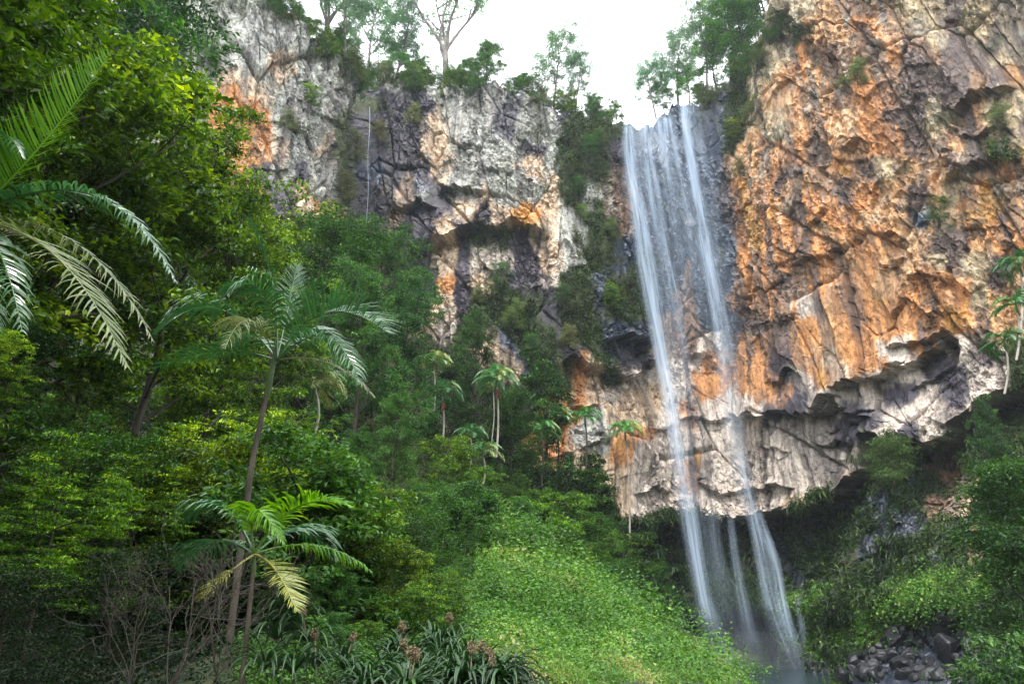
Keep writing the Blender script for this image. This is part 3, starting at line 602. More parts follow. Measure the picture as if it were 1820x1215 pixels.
# foot of the cliff, centre
T_('column', 978, 640, 98, label='vine covered narrow tree between the two cliff foot palms', wide=1.0, tint=(1., 1.1, 1.))
T_('column', 1040, 800, 98, label='narrow creeper clad snag right of the cliff foot palms', tint=(1.2, 1.2, 1.), wide=1.1)
T_('column', 1068, 830, 95, label='dark green pyramid tree left of the tall thin palm', tint=(1.1, 1.2, .9), wide=1.6)
for px, py, Y, k, lb, tn in [(960, 865, 82, 'bush1', 'bright green shrub under the leftmost cliff foot palm', (1.1, 1.3, .9)), (1010, 872, 80, 'bush1', 'bright leafy shrub top centre of the green bank above the mound', (1.1, 1.3, .9)),
     (925, 880, 76, 'bush3', 'pale blue green shrub at the head of the grassy mound', (1.1, 1.2, 1.)), (1050, 900, 82, 'bush2', 'dark shrub left of the tall thin palm foot', (1.2, 1.4, 1.1)), (1110, 940, 90, 'bush1', 'dark green shrub round the foot of the tall thin palm', (.8, .95, .8)),
     (1000, 915, 60, 'bush1', 'light shrub half way down the right edge of the mound', (1.1, 1.3, .9)), (1160, 990, 92, 'bush2', 'dark shrub low beside the left waterfall stream', (1.2, 1.4, 1.)), (1090, 990, 78, 'bush2', 'mid green shrub below the tall thin palm', (1.1, 1.3, .9)),
     (960, 930, 56, 'bush3', 'grey green shrub behind the crest of the grassy mound', (1.2, 1.3, 1.))]:
    T_(k, px, py, Y, label=lb, tint=tn, cat='shrub', name='shrub', wide=1.3)
# right side
T_('dark1', 1850, 575, 40, label='big dark tree at the right edge below the palms', tint=(.75, .85, .75), wide=.55)
T_('dark1', 1745, 700, 52, label='soft dark tree leaning over the grey rock on the right', tint=(.7, .8, .8), wide=.38)
T_('dark2', 1790, 800, 38, label='very dark tree low on the right edge', tint=(.9, 1., .9), wide=1.)
T_('olive', 1570, 770, 80, base_z=float(at(1570, 850, 80).z), label='feathery small tree below the right hand overhang', tint=(.8, 1.1, .9), name='small_tree', wide=1.6)
T_('bush3', 1790, 1120, 26, base_z=-6.8, label='pale green bush in the bottom right corner', tint=(.85, .8, .9), cat='shrub', name='shrub', wide=1.0)

# ---- trees along the rim
rim = [('euc1', 470, 10, -90, 'eucalyptus tree on the highest point of the left buttress'), ('euc2', 575, 95, -110, 'many stemmed eucalyptus above the left buttress rim'), ('euc1', 612, 120, -60, 'open eucalyptus beside the many stemmed one'),
       ('euc1', 655, 145, -40, 'leafy eucalyptus above the dark gully'), ('euc1', 700, 150, 5, 'spreading eucalyptus above the dark rock face'), ('euc2', 790, 160, -95, 'tall bare forked eucalyptus standing alone on the rim'),
       ('euc1', 985, 190, 40, 'lone eucalyptus on the rim left of the waterfall'), ('euc1', 1022, 195, 90, 'smaller eucalyptus right beside the lone one'),
       ('dark1', 595, 120, 55, 'round dark tree at the top of the gully'), ('blue1', 705, 152, 72, 'round green tree on the rim above the dark rock face'), ('blue1', 745, 155, 105, 'low green tree left of the tall bare eucalyptus'),
       ('dark1', 862, 158, 72, 'rounded bright tree overhanging the central rim'), ('blue1', 830, 155, 105, 'low tree right of the tall bare eucalyptus'), ('blue1', 930, 172, 132, 'small green tree between the round tree and the lone eucalyptus'),
       ('blue1', 1055, 212, 168, 'small tree on the rim left of the falls'), ('blue1', 1095, 220, 180, 'small tree right at the left lip of the falls'),
       ('euc1', 1165, 200, 92, 'leaning tree with open crown above the falls lip'), ('euc1', 1205, 178, 40, 'open crowned tree above the right end of the lip'), ('blue1', 1180, 200, 140, 'low bushy tree behind the falls lip'),
       ('euc1', 1255, 172, 15, 'tall leafy tree above the blue wet rock'), ('euc1', 1300, 150, -40, 'tall tree left of the dark rock overhang'), ('dark1', 1330, 118, -20, 'dense dark tree leaning on the right rim'),
       ('blue1', 1275, 160, 60, 'bushy tree at the inner corner of the right rim'), ('dark1', 1370, 70, -70, 'dark tree at the top edge beside the overhang'), ('blue1', 1320, 130, 75, 'bright bushy tree low on the right rim'), ('blue1', 1225, 178, 118, 'small bushy tree on top of the blue wet rock')]
for k, px, pb, ptp, lb in rim:
    tree_on(k, px, pb, ptp, dY=random.uniform(2, 6), label=lb, cat='tree', name='eucalyptus_tree' if k.startswith('euc') else 'rim_tree', group='trees along the cliff rim',
            tint=(random.uniform(1.1, 1.5), random.uniform(1.2, 1.6), random.uniform(1.1, 1.4)), wide=(1.0 if k == 'euc1' else 1.25) if k != 'euc2' else .95)
for i in range(64):
    px = random.choice([random.uniform(560, 1100), random.uniform(560, 1100), random.uniform(1240, 1390), random.uniform(440, 640)]); pt = np.interp(px, TX, TY) + 4
    tree_on(random.choice(['bush1', 'bush2', 'bush3', 'olive']), px, pt, pt - random.uniform(16, 44), dY=random.uniform(.3, 5), label=('low bush on the rim of the ' + ('left buttress' if px < 640 else 'dark gully face' if px < 780 else 'central cliff' if px < 960 else 'cliff just left of the falls' if px < 1110 else 'right wall above the falls')), cat='bush', name='rim_bush', group='bushes along the cliff rim', wide=1.3)

MARKS = [(0, 650, 'at the left edge'), (150, 700, 'under the drooping pale fronds'), (120, 880, 'around the left tiered trees'), (100, 1080, 'in the dark bottom left corner'), (300, 1080, 'behind the bare twigs'), (300, 830, 'below the mottled tree left of the palm'),
  (330, 600, 'left of the mid palm crown'), (470, 780, 'beside the slender palm trunk'), (560, 880, 'behind the young palm'), (560, 1040, 'right of the yellowing fronds'), (660, 1000, 'above the strap leaved lilies'), (600, 650, 'under the right hand palm frond'),
  (700, 620, 'at the foot of the pale central cliff'), (690, 740, 'on the middle of the slope'), (640, 860, 'low on the middle of the slope'), (770, 740, 'around the pale tree trunk'), (790, 880, 'left of the head of the grassy mound'), (880, 780, 'below the palm with red fruit'),
  (900, 880, 'at the head of the grassy mound'), (960, 850, 'below the orange lower wall'), (1030, 900, 'on the bank right of the mound head'), (1100, 1000, 'below the tall thin palm'), (720, 1100, 'among the bottom lilies'), (500, 600, 'behind the mid palm fronds'), (450, 1150, 'at the foot of the two palm trunks')]
def place_words(px, py): return min(MARKS, key=lambda m_: (m_[0] - px) ** 2 + (m_[1] - py) ** 2)[2]
# ---- scattered shrubs on the slope
rg = random.Random(5)
for i, (px, py, Y) in enumerate([(640, 1040, 16), (690, 1060, 15.5), (735, 1045, 19), (780, 1075, 17.5), (820, 1060, 22), (850, 1090, 20), (600, 1085, 13), (660, 1100, 14), (830, 985, 30), (760, 985, 27), (870, 1030, 27), (720, 1000, 24), (880, 1110, 18.5), (640, 960, 26)]):
    T_(['bush3', 'bush1', 'bush2'][i % 3], px, py, Y, label=['grey green', 'fresh green', 'dark green'][i % 3] + ' waist high shrub ' + ('left of' if px < 700 else 'right of' if px > 840 else 'just above') + ' the strap leaved lilies', cat='shrub', group='waist high shrubs above the lilies', name='shrub', tint=(1.1, 1.2, 1.), wide=1.35)
for i in range(190):
    for _ in range(40):
        px = rg.uniform(-60, 1130); py = rg.uniform(560, 1150); Y = rg.uniform(14, 92)
        q = at(px, py, Y); gzv = float(Gz(q.x, q.y)[0]); hgt = q.z - gzv
        inm = (px > 830 and Y < 56) or (px > 760 and Y < 32)
        if .9 < hgt < 4.5 and not inm and q.x > -60: break
    else: continue
    k = rg.choice(['bush1', 'bush1', 'bush2', 'bush3', 'bush2']); tn = rg.uniform(.7, 1.25)
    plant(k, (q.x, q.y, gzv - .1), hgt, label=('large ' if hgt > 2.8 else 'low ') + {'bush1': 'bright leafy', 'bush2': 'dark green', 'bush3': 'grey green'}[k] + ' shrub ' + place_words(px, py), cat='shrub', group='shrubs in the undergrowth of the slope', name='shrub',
          tint=((tn * rg.uniform(.8, 1.3), tn * 1.05, tn * rg.uniform(.7, 1.)) if px > 480 or py < 850 else (.35, .42, .3)), wide=rg.uniform(1., 1.5), rot=rg.uniform(0, 6.28))  # lower left shrubs get a darker tint that paints in the shade there
for i in range(46):
    px = rg.uniform(840, 1330); py = rg.uniform(930, 1205); dx_, hit_ = on_ground(np.array([px]), np.array([py]), np.arange(8, 60, .5))
    if np.isnan(hit_[0]): continue
    x_, y_ = dx_[0] * hit_[0], hit_[0]; H_ = rg.uniform(.35, .8) * (y_ / 30 + .3)
    plant(rg.choice(['bush1', 'bush3', 'bush3', 'bush2']), (x_, y_, float(Gz(x_, y_)[0]) - .1), H_, label=('small herb bush ' + ('high on' if py < 1010 else 'half way down' if py < 1110 else 'low on') + (' the left side of' if px < 950 else ' the middle of' if px < 1100 else ' the right flank of') + ' the grassy mound'),
          cat='bush', group='small bushes on the grassy mound', name='herb_bush', tint=(rg.uniform(1.2, 2.0), rg.uniform(1.3, 1.8), 1.1), wide=rg.uniform(1.3, 2.), rot=rg.uniform(0, 6.28))
# ---- shrubs clinging to the rock
cl = [(1048, 265, 46, 'grey green shrub high on the rock left of the falls lip'), (1065, 240, 40, 'upper dark shrub beside the falls lip'), (1030, 330, 38, 'hanging grey shrub below the rim shrubs'), (1038, 380, 32, 'hanging shrub half way down beside the falls'),
      (880, 490, 75, 'bleached drooping shrub under the central overhang'), (855, 520, 36, 'green shrub left of the bleached drooping one'), (1000, 520, 45, 'round green shrub on the wet central rock'), (915, 560, 60, 'brown green shrub on the central ledge'),
      (950, 620, 60, 'dark shrub hanging over the lower orange wall'), (1010, 590, 50, 'olive shrub beside the wet ledge'), (1090, 400, 40, 'dark tuft on the rock left of the falls'), (1080, 530, 50, 'green tuft on the moss band left of the falls'),
      (1330, 190, 50, 'grey shrub on the right rim beside the falls'), (1300, 230, 45, 'dull green shrub on the right of the blue rock'), (1520, 130, 45, 'shrub in the diagonal crack of the right wall'), (1495, 150, 30, 'small shrub left in the diagonal crack'),
      (1310, 290, 35, 'small shrub where orange rock meets the falls rock'), (1660, 380, 50, 'dark shrub half way up the right wall'), (1770, 200, 40, 'moss tuft in the deep notch of the right wall'), (680, 230, 45, 'brown shrub on the dark rock face'), (640, 260, 60, 'dark shrub in the gully'),
      (625, 330, 60, 'dark shrub lower in the gully'), (730, 200, 40, 'tuft near the top of the dark rock face'), (560, 170, 40, 'shrub on the left buttress face'), (380, 100, 60, 'grey shrub on the upper left buttress'), (520, 215, 40, 'yellowish tuft on the left buttress')]
for px, py, hp, lb in cl:
    q, nn = on_cliff(px, py + hp * .4, 8); H = hp * q.length / F * .85
    plant(rg.choice(['olive', 'olive', 'bush2', 'bush1']), q + nn * .2 - Vector((0, 0, .1)), H, label=lb, cat='shrub', group='shrubs clinging to the cliff', name='cliff_shrub', wide=1.2,
          tint=(rg.uniform(1.2, 1.8), rg.uniform(1.2, 1.6), rg.uniform(1.1, 1.6)), lean=(R(25), 0), rot=rg.uniform(-.5, .5))

# ------------------------------------------------------------------ stuff: hanging plants on the rock, herbs on the mound
def scatter_cliff(n, wt, seed, Lm, Wm, mat, name, label, spread=.5, down=.6, cl_n=9, tone0=.45):
    rng = np.random.RandomState(seed); pw = wt.ravel() / wt.sum()
    I = rng.choice(len(pw), n, p=pw); C0 = P3.reshape(-1, 3)[I]; N0 = CNf.reshape(-1, 3)[I]
    J = np.repeat(np.arange(n), cl_n); K = len(J)
    ps = rng.uniform(.6, 1.4, n)[J]
    C = C0[J] + rng.normal(0, spread, (K, 3)) * ps[:, None] + N0[J] * rng.uniform(.0, .45, K)[:, None]
    A = N0[J] * .7 + rng.normal(0, .7, (K, 3)) - np.array([0, 0, down]); Nn = N0[J] * .5 + np.array([0, 0, 1.]) + rng.normal(0, .4, (K, 3))
    dist = np.linalg.norm(C, axis=1) / 100.; s = rng.uniform(.6, 1.4, K) * np.clip(dist, .6, 1.3)
    tone = np.clip(tone0 + rng.normal(0, .16, n)[J] + rng.normal(0, .1, K), 0, 1)
    V, Fq, T = leaves(C, A, Nn, Lm * s, Wm * s, .15, tone)
    return link(name, mesh_np(name, V, Fq, M[mat], False, {'tone': T}), label=label, cat='plants', kind='stuff')
area = np.ones_like(Z); vis = (FPX > -20) & (FPX < 1850) & (FPY > -20) & (FPY < 1230) & (P3[..., 2] > -6.3)
nclump = sstep(-.1, .35, fbm(U / 4, Z / 4, 601, 4, .6))
mW = W[..., 6] * vis
scatter_cliff(11000, mW * (FPY < 900) * nclump * np.where((FPX < 1000) & (FPY < 470), .35, 1) + 1e-9, 21, .5, .13, 'leaf_olive', 'hanging_plants', 'hanging olive plants rooted on the ledges of the cliff', .45, .9, 7)
scatter_cliff(7500, mW * (FPY < 980) * (FPX > 820) * (1 - nclump) + 1e-9, 22, .45, .16, 'fern', 'cliff_ferns', 'ferns and mosses on the damp parts of the cliff', .4, .6, 7)
scatter_cliff(11500, (mW + .12 * W[..., 5] * vis) * (FPY > 800) * (FPX > 1080) * (nclump ** 1.5 + .04) + 1e-9, 23, 1.0, .2, 'fern', 'bank_ferns', 'ferns and strap leaved plants on the bank below the overhang', .45, .8, 8, .36)
shelf = np.exp(-((FPY - np.interp(FPX, [1350, 1470, 1550, 1650, 1750, 1830], [1095, 1110, 1110, 1060, 1060, 1010])) / np.interp(FPX, [1350, 1450, 1550, 1830], [14, 38, 30, 34])) ** 2) * (FPX > 1380) * vis
scatter_cliff(12000, shelf + 1e-9, 24, .34, .26, 'herb', 'creeping_groundcover', 'carpet of small round green leaves on the rock shelf', .25, .1, 8, .5)
scatter_cliff(3000, (W[..., 0] + W[..., 4] * .1 + W[..., 2] * .1 + W[..., 3] * .2) * vis * sstep(.1, .4, fbm(U / 3, Z / 3, 611, 4, .6)) + 1e-9, 25, .34, .06, 'leaf_olive', 'dry_tufts', 'dry grass tufts in the cracks of the upper cliff', .3, .5, 7, .6)

rng = np.random.RandomState(31)
def herbs(n, region, seed, Lm, Wm, cl_n, mat, name, label, up=.5, spread=.16, tone0=.45, lift=.12, patches=0.):
    rng = np.random.RandomState(seed)
    px = rng.uniform(region[0], region[2], n); py = rng.uniform(region[1], region[3], n)
    dx, hit = on_ground(px, py, np.concatenate([np.arange(4, 30, .4), np.arange(30, 100, 1.)])); ok = ~np.isnan(hit); dx = dx[ok]; Yh = hit[ok] + rng.uniform(-.4, .6, ok.sum())
    x = dx * Yh; y = Yh; m_ = len(x); J = np.repeat(np.arange(m_), cl_n); K = len(J); sc = np.clip(Yh / 24, .55, 2.6)
    x2 = x[J] + rng.normal(0, spread, K) * sc[J]; y2 = y[J] + rng.normal(0, spread, K) * sc[J]
    z2 = Gz(x, y)[J] + rng.uniform(0, lift, K) * sc[J] * (1 + 2 * np.clip(fbm(x[J] / 2.5, y[J] / 2.5, 77, 4), 0, 1)) + .55 * fbm(x2 / 3, y2 / 3, 501, 4)
    C = np.stack([x2, y2, z2], -1); A = rng.normal(0, 1, (K, 3)) * (1, 1, .4) + (0, 0, up); Nn = rng.normal(0, .45, (K, 3)) + (0, -.2, 1)
    pt = fbm(x[J] / 3.2, y[J] / 5.0, 79, 4, .55); tone = np.clip(tone0 + patches * 1.0 * np.clip(pt - .05, 0, 1) + .25 * pt + rng.normal(0, .13, m_)[J] + rng.normal(0, .08, K), 0, 1)
    s = sc[J] * rng.uniform(.6, 1.4, K)
    V, Fq, T = leaves(C, A, Nn, Lm * s, Wm * s, .15, tone)
    link(name, mesh_np(name, V, Fq, M[mat], False, {'tone': T}), label=label, cat='plants', kind='stuff')
herbs(19000, (840, 890, 1380, 1235), 41, .10, .07, 7, 'herb', 'herb_cover', 'low leafy green herbs covering the grassy mound', .3, .16, .42, .2, .5)
herbs(3800, (850, 900, 1370, 1235), 46, .12, .085, 16, 'herb', 'leafy_herbs', 'broader leaved herb clumps standing above the mound cover', .3, .22, .33, .8, .5)
herbs(9000, (820, 900, 1300, 1235), 42, .30, .018, 6, 'herb', 'grass', 'long pale grass patches on the mound', 1.6, .14, .72, .22, .5)
herbs(9000, (420, 930, 880, 1235), 43, .10, .06, 8, 'herb', 'undergrowth', 'small leaved pale undergrowth left of the mound', .3, .2, .34, .5)
herbs(7000, (-30, 700, 620, 1235), 44, .13, .06, 7, 'leaf_dark', 'forest_floor_plants', 'dark ferny undergrowth beneath the left forest', .6, .25, .12, .7)  # dark leaves at low tone paint in the shade under the trees
herbs(9000, (560, 560, 1150, 1000), 45, .12, .06, 8, 'fern', 'slope_undergrowth', 'ferny green undergrowth between the shrubs of the slope', .5, .3, .6, .5)

# ------------------------------------------------------------------ palms
def bez(p0, p1, p2, n):
    t = np.linspace(0, 1, n)[:, None]; return (1 - t) ** 2 * p0 + 2 * t * (1 - t) * p1 + t ** 2 * p2
def frond_mesh(path, seed, LL=.55, wd=.035, nl=52, droop=.5, v=.35, mat='palm', stem=.16, th=.018, curl=1.0, ragged=.25):
    """one pinnate leaf: tapered stalk and two rows of folded leaflets that bend with their own weight"""
    rng = np.random.RandomState(seed); a = Acc(); n = len(path); path = np.asarray(path, float)
    a.add(*tube(path, np.linspace(th, th * .2, n), 4), np.full(n * 4, .75))
    tg = unit(np.gradient(path, axis=0)); dwn = np.array([0, 0, -1.])
    for side in (-1, 1):
        for i in range(nl):
            f = stem + (1 - stem) * (i + .5) / nl; q = f * (n - 1); k = min(int(q), n - 2); p = path[k] + (path[k + 1] - path[k]) * (q - k); t = tg[k]
            if rng.rand() < ragged * .3: continue
            s = np.cross(t, [0, 0, 1.]); ls = np.linalg.norm(s); s = s / ls if ls > .05 else np.array([1., 0, 0]); up = np.cross(s, t)
            L = LL * (math.sin(math.pi * min(1, (f - stem) / (1 - stem) * .86 + .12)) ** .7) * rng.uniform(.85, 1.1)
            d = unit(side * s * (1. - .25 * f) + t * (.35 + .75 * f) + up * v + rng.normal(0, .07 + ragged * .2, 3)); w = wd * rng.uniform(.8, 1.15)
            P = [p]; dd = d.copy(); ns = 4
            for j in range(ns): dd = unit(dd + dwn * droop * (j + .6) / ns * rng.uniform(.8, 1.25)); P.append(P[-1] + dd * L / ns)
            P = np.array(P); wv = unit(np.cross(dd, d) + t * .8); ww = w * np.array([.5, 1., .95, .6, .05]); nn = unit(np.cross(unit(P[1] - P[0]), t)) * .25
            V = np.concatenate([P - t * ww[:, None] * .5 , P + t * ww[:, None] * .5 + nn * ww[:, None]]); q_ = np.arange(ns)
            Fq = np.stack([q_, q_ + 1, q_ + ns + 2, q_ + ns + 1], -1); tn = np.clip(rng.normal(.5, .14), 0, 1)
            tt = np.tile(np.array([tn, tn, tn, tn + .1, tn + .3]), 2).clip(0, 1); a.add(V, Fq, tt)
    return a.mesh('frond', M[mat], False)
def palm(label, fr, trunk, r0=.10, shaft=None, group=None, tm='bark_palm'):
    root = link('palm_tree', None, label=label, cat='palm tree', group=group); b = Vector(trunk[0]); root.location = b; bb = np.array(b)
    k = len(trunk); pts = np.array([tuple(x) for x in trunk]) - bb; tt = np.linspace(0, 1, 14); src = np.linspace(0, 1, k)
    cur = np.stack([np.interp(tt, src, pts[:, c]) for c in range(3)], -1); rad = np.linspace(r0 * 1.15, r0 * .8, 14) * (1 + .05 * np.sin(np.arange(14) * 2.1))
    V, Fq = tube(cur, rad, 9); link('trunk', mesh_np('trunk', V, Fq, M[tm], True), root)
    if shaft:
        s0, s1 = np.array(tuple(shaft[0])) - bb, np.array(tuple(shaft[1])) - bb; sp = s0 + (s1 - s0) * np.linspace(0, 1, 6)[:, None]
        V, Fq = tube(sp, r0 * np.array([.9, 1.15, 1.05, .9, .7, .4]), 9); link('crownshaft', mesh_np('crownshaft', V, Fq, M['shaft'], True), root)
    for i, (p0, p1, p2, kw) in enumerate(fr):
        P = bez(*(np.array(tuple(x)) - bb for x in (p0, p1, p2)), 18); o = link('frond', frond_mesh(P, i * 7 + int(abs(b.x * 13)) % 900, **kw), root); o.color = (1, 1, 1, 1)
    return root
A_ = at
# upper left palm, its trunk stands just outside the frame
c0 = A_(-70, 395, 7.5)
palm('large palm at the left edge with long arching fronds', [
  (c0, A_(60, 300, 7.2), A_(195, 95, 7.0), dict(mat='palm_lime', LL=.62, droop=-.12, v=.9, nl=60, wd=.034, ragged=.1)),
  (c0, A_(190, 250, 7.0), A_(312, 500, 6.4), dict(LL=.50, droop=.75, v=.35, nl=62, wd=.040, mat='palm')),
  (c0, A_(110, 380, 6.6), A_(225, 650, 6.2), dict(mat='palm_pale', LL=.62, droop=.25, nl=58, wd=.036, v=.1, ragged=.25)),
  (c0, A_(150, 360, 7.4), A_(272, 605, 7.0), dict(mat='palm_pale', LL=.5, droop=.5, nl=56, wd=.030, v=.1, ragged=.5)),
  (c0, A_(0, 380, 6.6), A_(40, 590, 6.0), dict(LL=.55, droop=.6, nl=50, wd=.034)),
  (c0, A_(-10, 170, 7.4), A_(40, 280, 6.8), dict(LL=.5, droop=.9, nl=50, wd=.034)),
  (c0, A_(-120, 250, 7.4), A_(-170, 420, 7.0), dict(LL=.5, droop=.6, nl=40)),
  (c0, A_(-30, 470, 6.6), A_(-10, 640, 6.4), dict(LL=.5, droop=.7, nl=45)),
 ], [A_(-70, 395, 7.5) + Vector((-.1, .1, -5.8)), A_(-70, 395, 7.5) + Vector((0, 0, -.7))], .11, (c0 - Vector((0, 0, .8)), c0 + Vector((0, 0, .15))))
# mid palm
c1 = A_(492, 640, 11.5)
palm('slender palm with a full crown standing left of centre', [
  (c1, A_(500, 480, 11.5), A_(436, 385, 11.2), dict(LL=.42, droop=.25, v=.2, nl=46, wd=.030, stem=.35)),
  (c1, A_(570, 500, 11.2), A_(688, 590, 10.6), dict(LL=1.0, droop=.18, v=.55, nl=58, wd=.032)),
  (c1, A_(478, 460, 11.0), A_(408, 520, 10.6), dict(LL=.8, droop=.8, nl=50, wd=.034)),
  (c1, A_(390, 490, 11.4), A_(285, 585, 10.8), dict(LL=.85, droop=.6, nl=58, wd=.036)),
  (c1, A_(440, 510, 10.2), A_(400, 620, 9.6), dict(mat='palm_pale', LL=.6, droop=.7, nl=50, wd=.028, ragged=.3)),
  (c1, A_(380, 600, 11.8), A_(275, 655, 11.8), dict(LL=.6, droop=.4, nl=50, wd=.032)),
  (c1, A_(590, 540, 10.8), A_(640, 680, 10.0), dict(LL=.85, droop=.75, nl=60, wd=.032)),
  (c1, A_(590, 620, 11.4), A_(665, 705, 11.0), dict(mat='palm_pale', LL=.42, droop=.6, nl=46, wd=.024, ragged=.5)),
  (c1, A_(540, 560, 12.6), A_(600, 610, 13.2), dict(LL=.6, droop=.5, nl=46)),
  (c1, A_(450, 560, 12.6), A_(370, 640, 13.2), dict(LL=.6, droop=.6, nl=46)),
  (c1, A_(515, 540, 12.0), A_(528, 470, 12.4), dict(LL=.4, droop=.1, nl=36, stem=.3)),
 ], [A_(395, 1240, 11.0), A_(425, 1000, 11.2), A_(448, 820, 11.3), A_(474, 700, 11.5)], .052, (A_(474, 705, 11.5), A_(492, 615, 11.5)))
# low palm in front
c2 = A_(452, 985, 8.6)
palm('young palm with two yellowing fronds in front of the slender trunk', [
  (c2, A_(520, 860, 8.4), A_(622, 900, 8.0), dict(mat='palm_lime', LL=.48, droop=.35, v=.4, nl=60, wd=.028)),
  (c2, A_(430, 840, 8.3), A_(505, 965, 8.0), dict(mat='palm_lime', LL=.42, droop=.6, nl=48, wd=.030)),
  (c2, A_(400, 850, 8.6), A_(330, 925, 8.6), dict(LL=.48, droop=.6, nl=50, wd=.032)),
  (c2, A_(490, 990, 8.0), A_(528, 1085, 7.6), dict(mat='palm_yellow', LL=.32, droop=.15, nl=38, wd=.026, stem=.3, ragged=.2)),
  (c2, A_(405, 1010, 8.2), A_(362, 1062, 8.0), dict(mat='palm_yellow', LL=.26, droop=.3, nl=36, wd=.024, stem=.45, ragged=.2)),
  (c2, A_(380, 930, 9.2), A_(320, 1010, 9.4), dict(LL=.5, droop=.7, nl=46)),
  (c2, A_(570, 940, 8.8), A_(660, 1015, 8.8), dict(mat='palm_lime', LL=.28, droop=1.1, nl=40, wd=.02, ragged=.5)),
  (c2, A_(540, 900, 9.2), A_(590, 990, 9.4), dict(LL=.5, droop=.5, nl=46)),
 ], [A_(425, 1260, 8.4), A_(440, 1120, 8.5), A_(450, 1010, 8.6)], .03, (A_(450, 1020, 8.6), A_(452, 975, 8.6)), tm='bark_palm')

# distant palms: one crown mesh set, each frond its own part
FR = []
for i in range(4):
    e = [1.15, .75, .45, .1][i]; L = 2.3
    p0 = np.zeros(3); p1 = np.array([math.cos(e) * L * .6, 0, math.sin(e) * L * .75]); p2 = np.array([L * (.75 + .15 * math.cos(e)), 0, L * (.55 * math.sin(e) - .45)])
    FR.append(frond_mesh(bez(p0, p1, p2, 10), 60 + i, LL=.85, wd=.075, nl=30, droop=.75, mat='palm', th=.05, ragged=.2))
    FR.append(frond_mesh(bez(p0, p1, p2, 10), 80 + i, LL=.85, wd=.075, nl=30, droop=.8, mat='palm_pale', th=.05, ragged=.3))
bp = Acc(); rb = np.random.RandomState(3)
for i in range(40):
    q = rb.normal(0, .5, 3) * (.25, .25, .5); bp.add(*tube(np.array([(0, 0, 0), q * .6 + (0, 0, -.3), q + (0, 0, -.9)]), [.03, .05, .04], 4))
FRUIT = bp.mesh('fruit_cluster', M['fruit']); SKIRT = bp.mesh('dead_skirt', M['seed'])
def far_palm(px, pyc, pyb, Y, size, label, nf=11, fruit=False, skirt=False, pale=.3, tint=(1.5, 1.5, 1.3), pxb=None, seed=0, tr='bark_pale'):
    rr = random.Random(seed + int(px)); c = A_(px, pyc, Y); b = A_(px if pxb is None else pxb, pyb, Y)
    size *= 1.35; nf += 3
    root = link('palm_tree', None, label=label, cat='palm tree', group='palms at the foot of the cliff'); root.location = b
    d = np.array(c - b); t = np.linspace(0, 1, 8)[:, None]; pts = d * t + np.array([.25, 0, 0]) * np.sin(t * 3.1)
    V, Fq = tube(pts, np.linspace(.10, .07, 8) * size, 7); link('trunk', mesh_np('trunk', V, Fq, M[tr], True), root)
    V, Fq = tube(d + np.array([(0, 0, -.9), (0, 0, -.5), (0, 0, 0), (0, 0, .4)]) * size, np.array([.09, .13, .10, .04]) * size, 7); link('crownshaft', mesh_np('crownshaft', V, Fq, M['shaft'], True), root)
    for i in range(nf):
        j = min(3, int(i / nf * 4)); o = link('frond', FR[j * 2 + (1 if rr.random() < pale else 0)], root); o.location = Vector(d) + Vector((0, 0, .25 * size)); o.scale = (size,) * 3
        o.rotation_euler = (0, rr.uniform(-.12, .12), i * 2.4 + rr.uniform(-.3, .3)); o.color = (*tint, 1)
    if fruit or skirt:
        o = link('fruit_cluster' if fruit else 'dead_skirt', FRUIT if fruit else SKIRT, root); o.location = Vector(d) + Vector((.25, -.25, -.8 * size)); o.scale = (size * .7,) * 3
far_palm(882, 676, 812, 78, 1.0, 'tall palm with a red fruit cluster in front of dark trees', 13, True, pale=.35, tint=(1.9, 2., 1.8))
far_palm(876, 690, 790, 83, .6, 'thin palm close behind the palm with red fruit', 7, pxb=873)
far_palm(770, 648, 740, 82, 1.0, 'upper palm with a pale dry frond left of the pale trunk', 9, pale=.5, tint=(1.9, 2., 1.5))
far_palm(785, 700, 800, 76, .95, 'palm with a brown fruit cluster left of the pale trunk', 9, True, pale=.2, tint=(1.3, 1.6, 1.5))
far_palm(858, 810, 860, 66, .8, 'short palm half hidden in the shrubs below the red fruit palm', 8, pale=.4, tint=(1.4, 1.5, 1.2))
far_palm(835, 775, 830, 68, .7, 'small dark palm beside the foot of the pale trunk', 8, pale=.1)
far_palm(962, 768, 865, 92, 1.0, 'left palm with red fruit before the orange lower wall', 11, True, pale=.2, tint=(1.4, 1.7, 1.2), tr='bark_palm')
far_palm(990, 745, 855, 97, 1.0, 'palm leaning on the vine covered narrow tree', 8, pale=.3, tint=(1.2, 1.5, 1.), tr='bark_palm')
far_palm(1040, 745, 850, 96, 1.0, 'palm in front of the grey cavity of the lower wall', 8, pale=.3, tint=(1.5, 1.8, 1.1), tr='bark_palm')
far_palm(1111, 768, 968, 90, .95, 'tall thin palm standing alone before the lower orange rock', 8, skirt=True, pale=.15, tint=(1.9, 2.2, 1.1), pxb=1119)
far_palm(560, 690, 770, 44, .8, 'palm partly hidden right of the mid palm crown', 9, pale=.5, tint=(1.5, 1.4, 1.2))
far_palm(1812, 475, 600, 48, .7, 'upper palm at the right edge against orange rock', 10, pale=.2, tint=(.8, 1., .8))
far_palm(1785, 610, 700, 42, .55, 'lower bright palm at the right edge', 9, pale=.2, tint=(1., 1.1, .7))
far_palm(1806, 545, 640, 45, .6, 'middle palm at the right edge', 8, pale=.2, tint=(1.1, 1.4, 1.1))

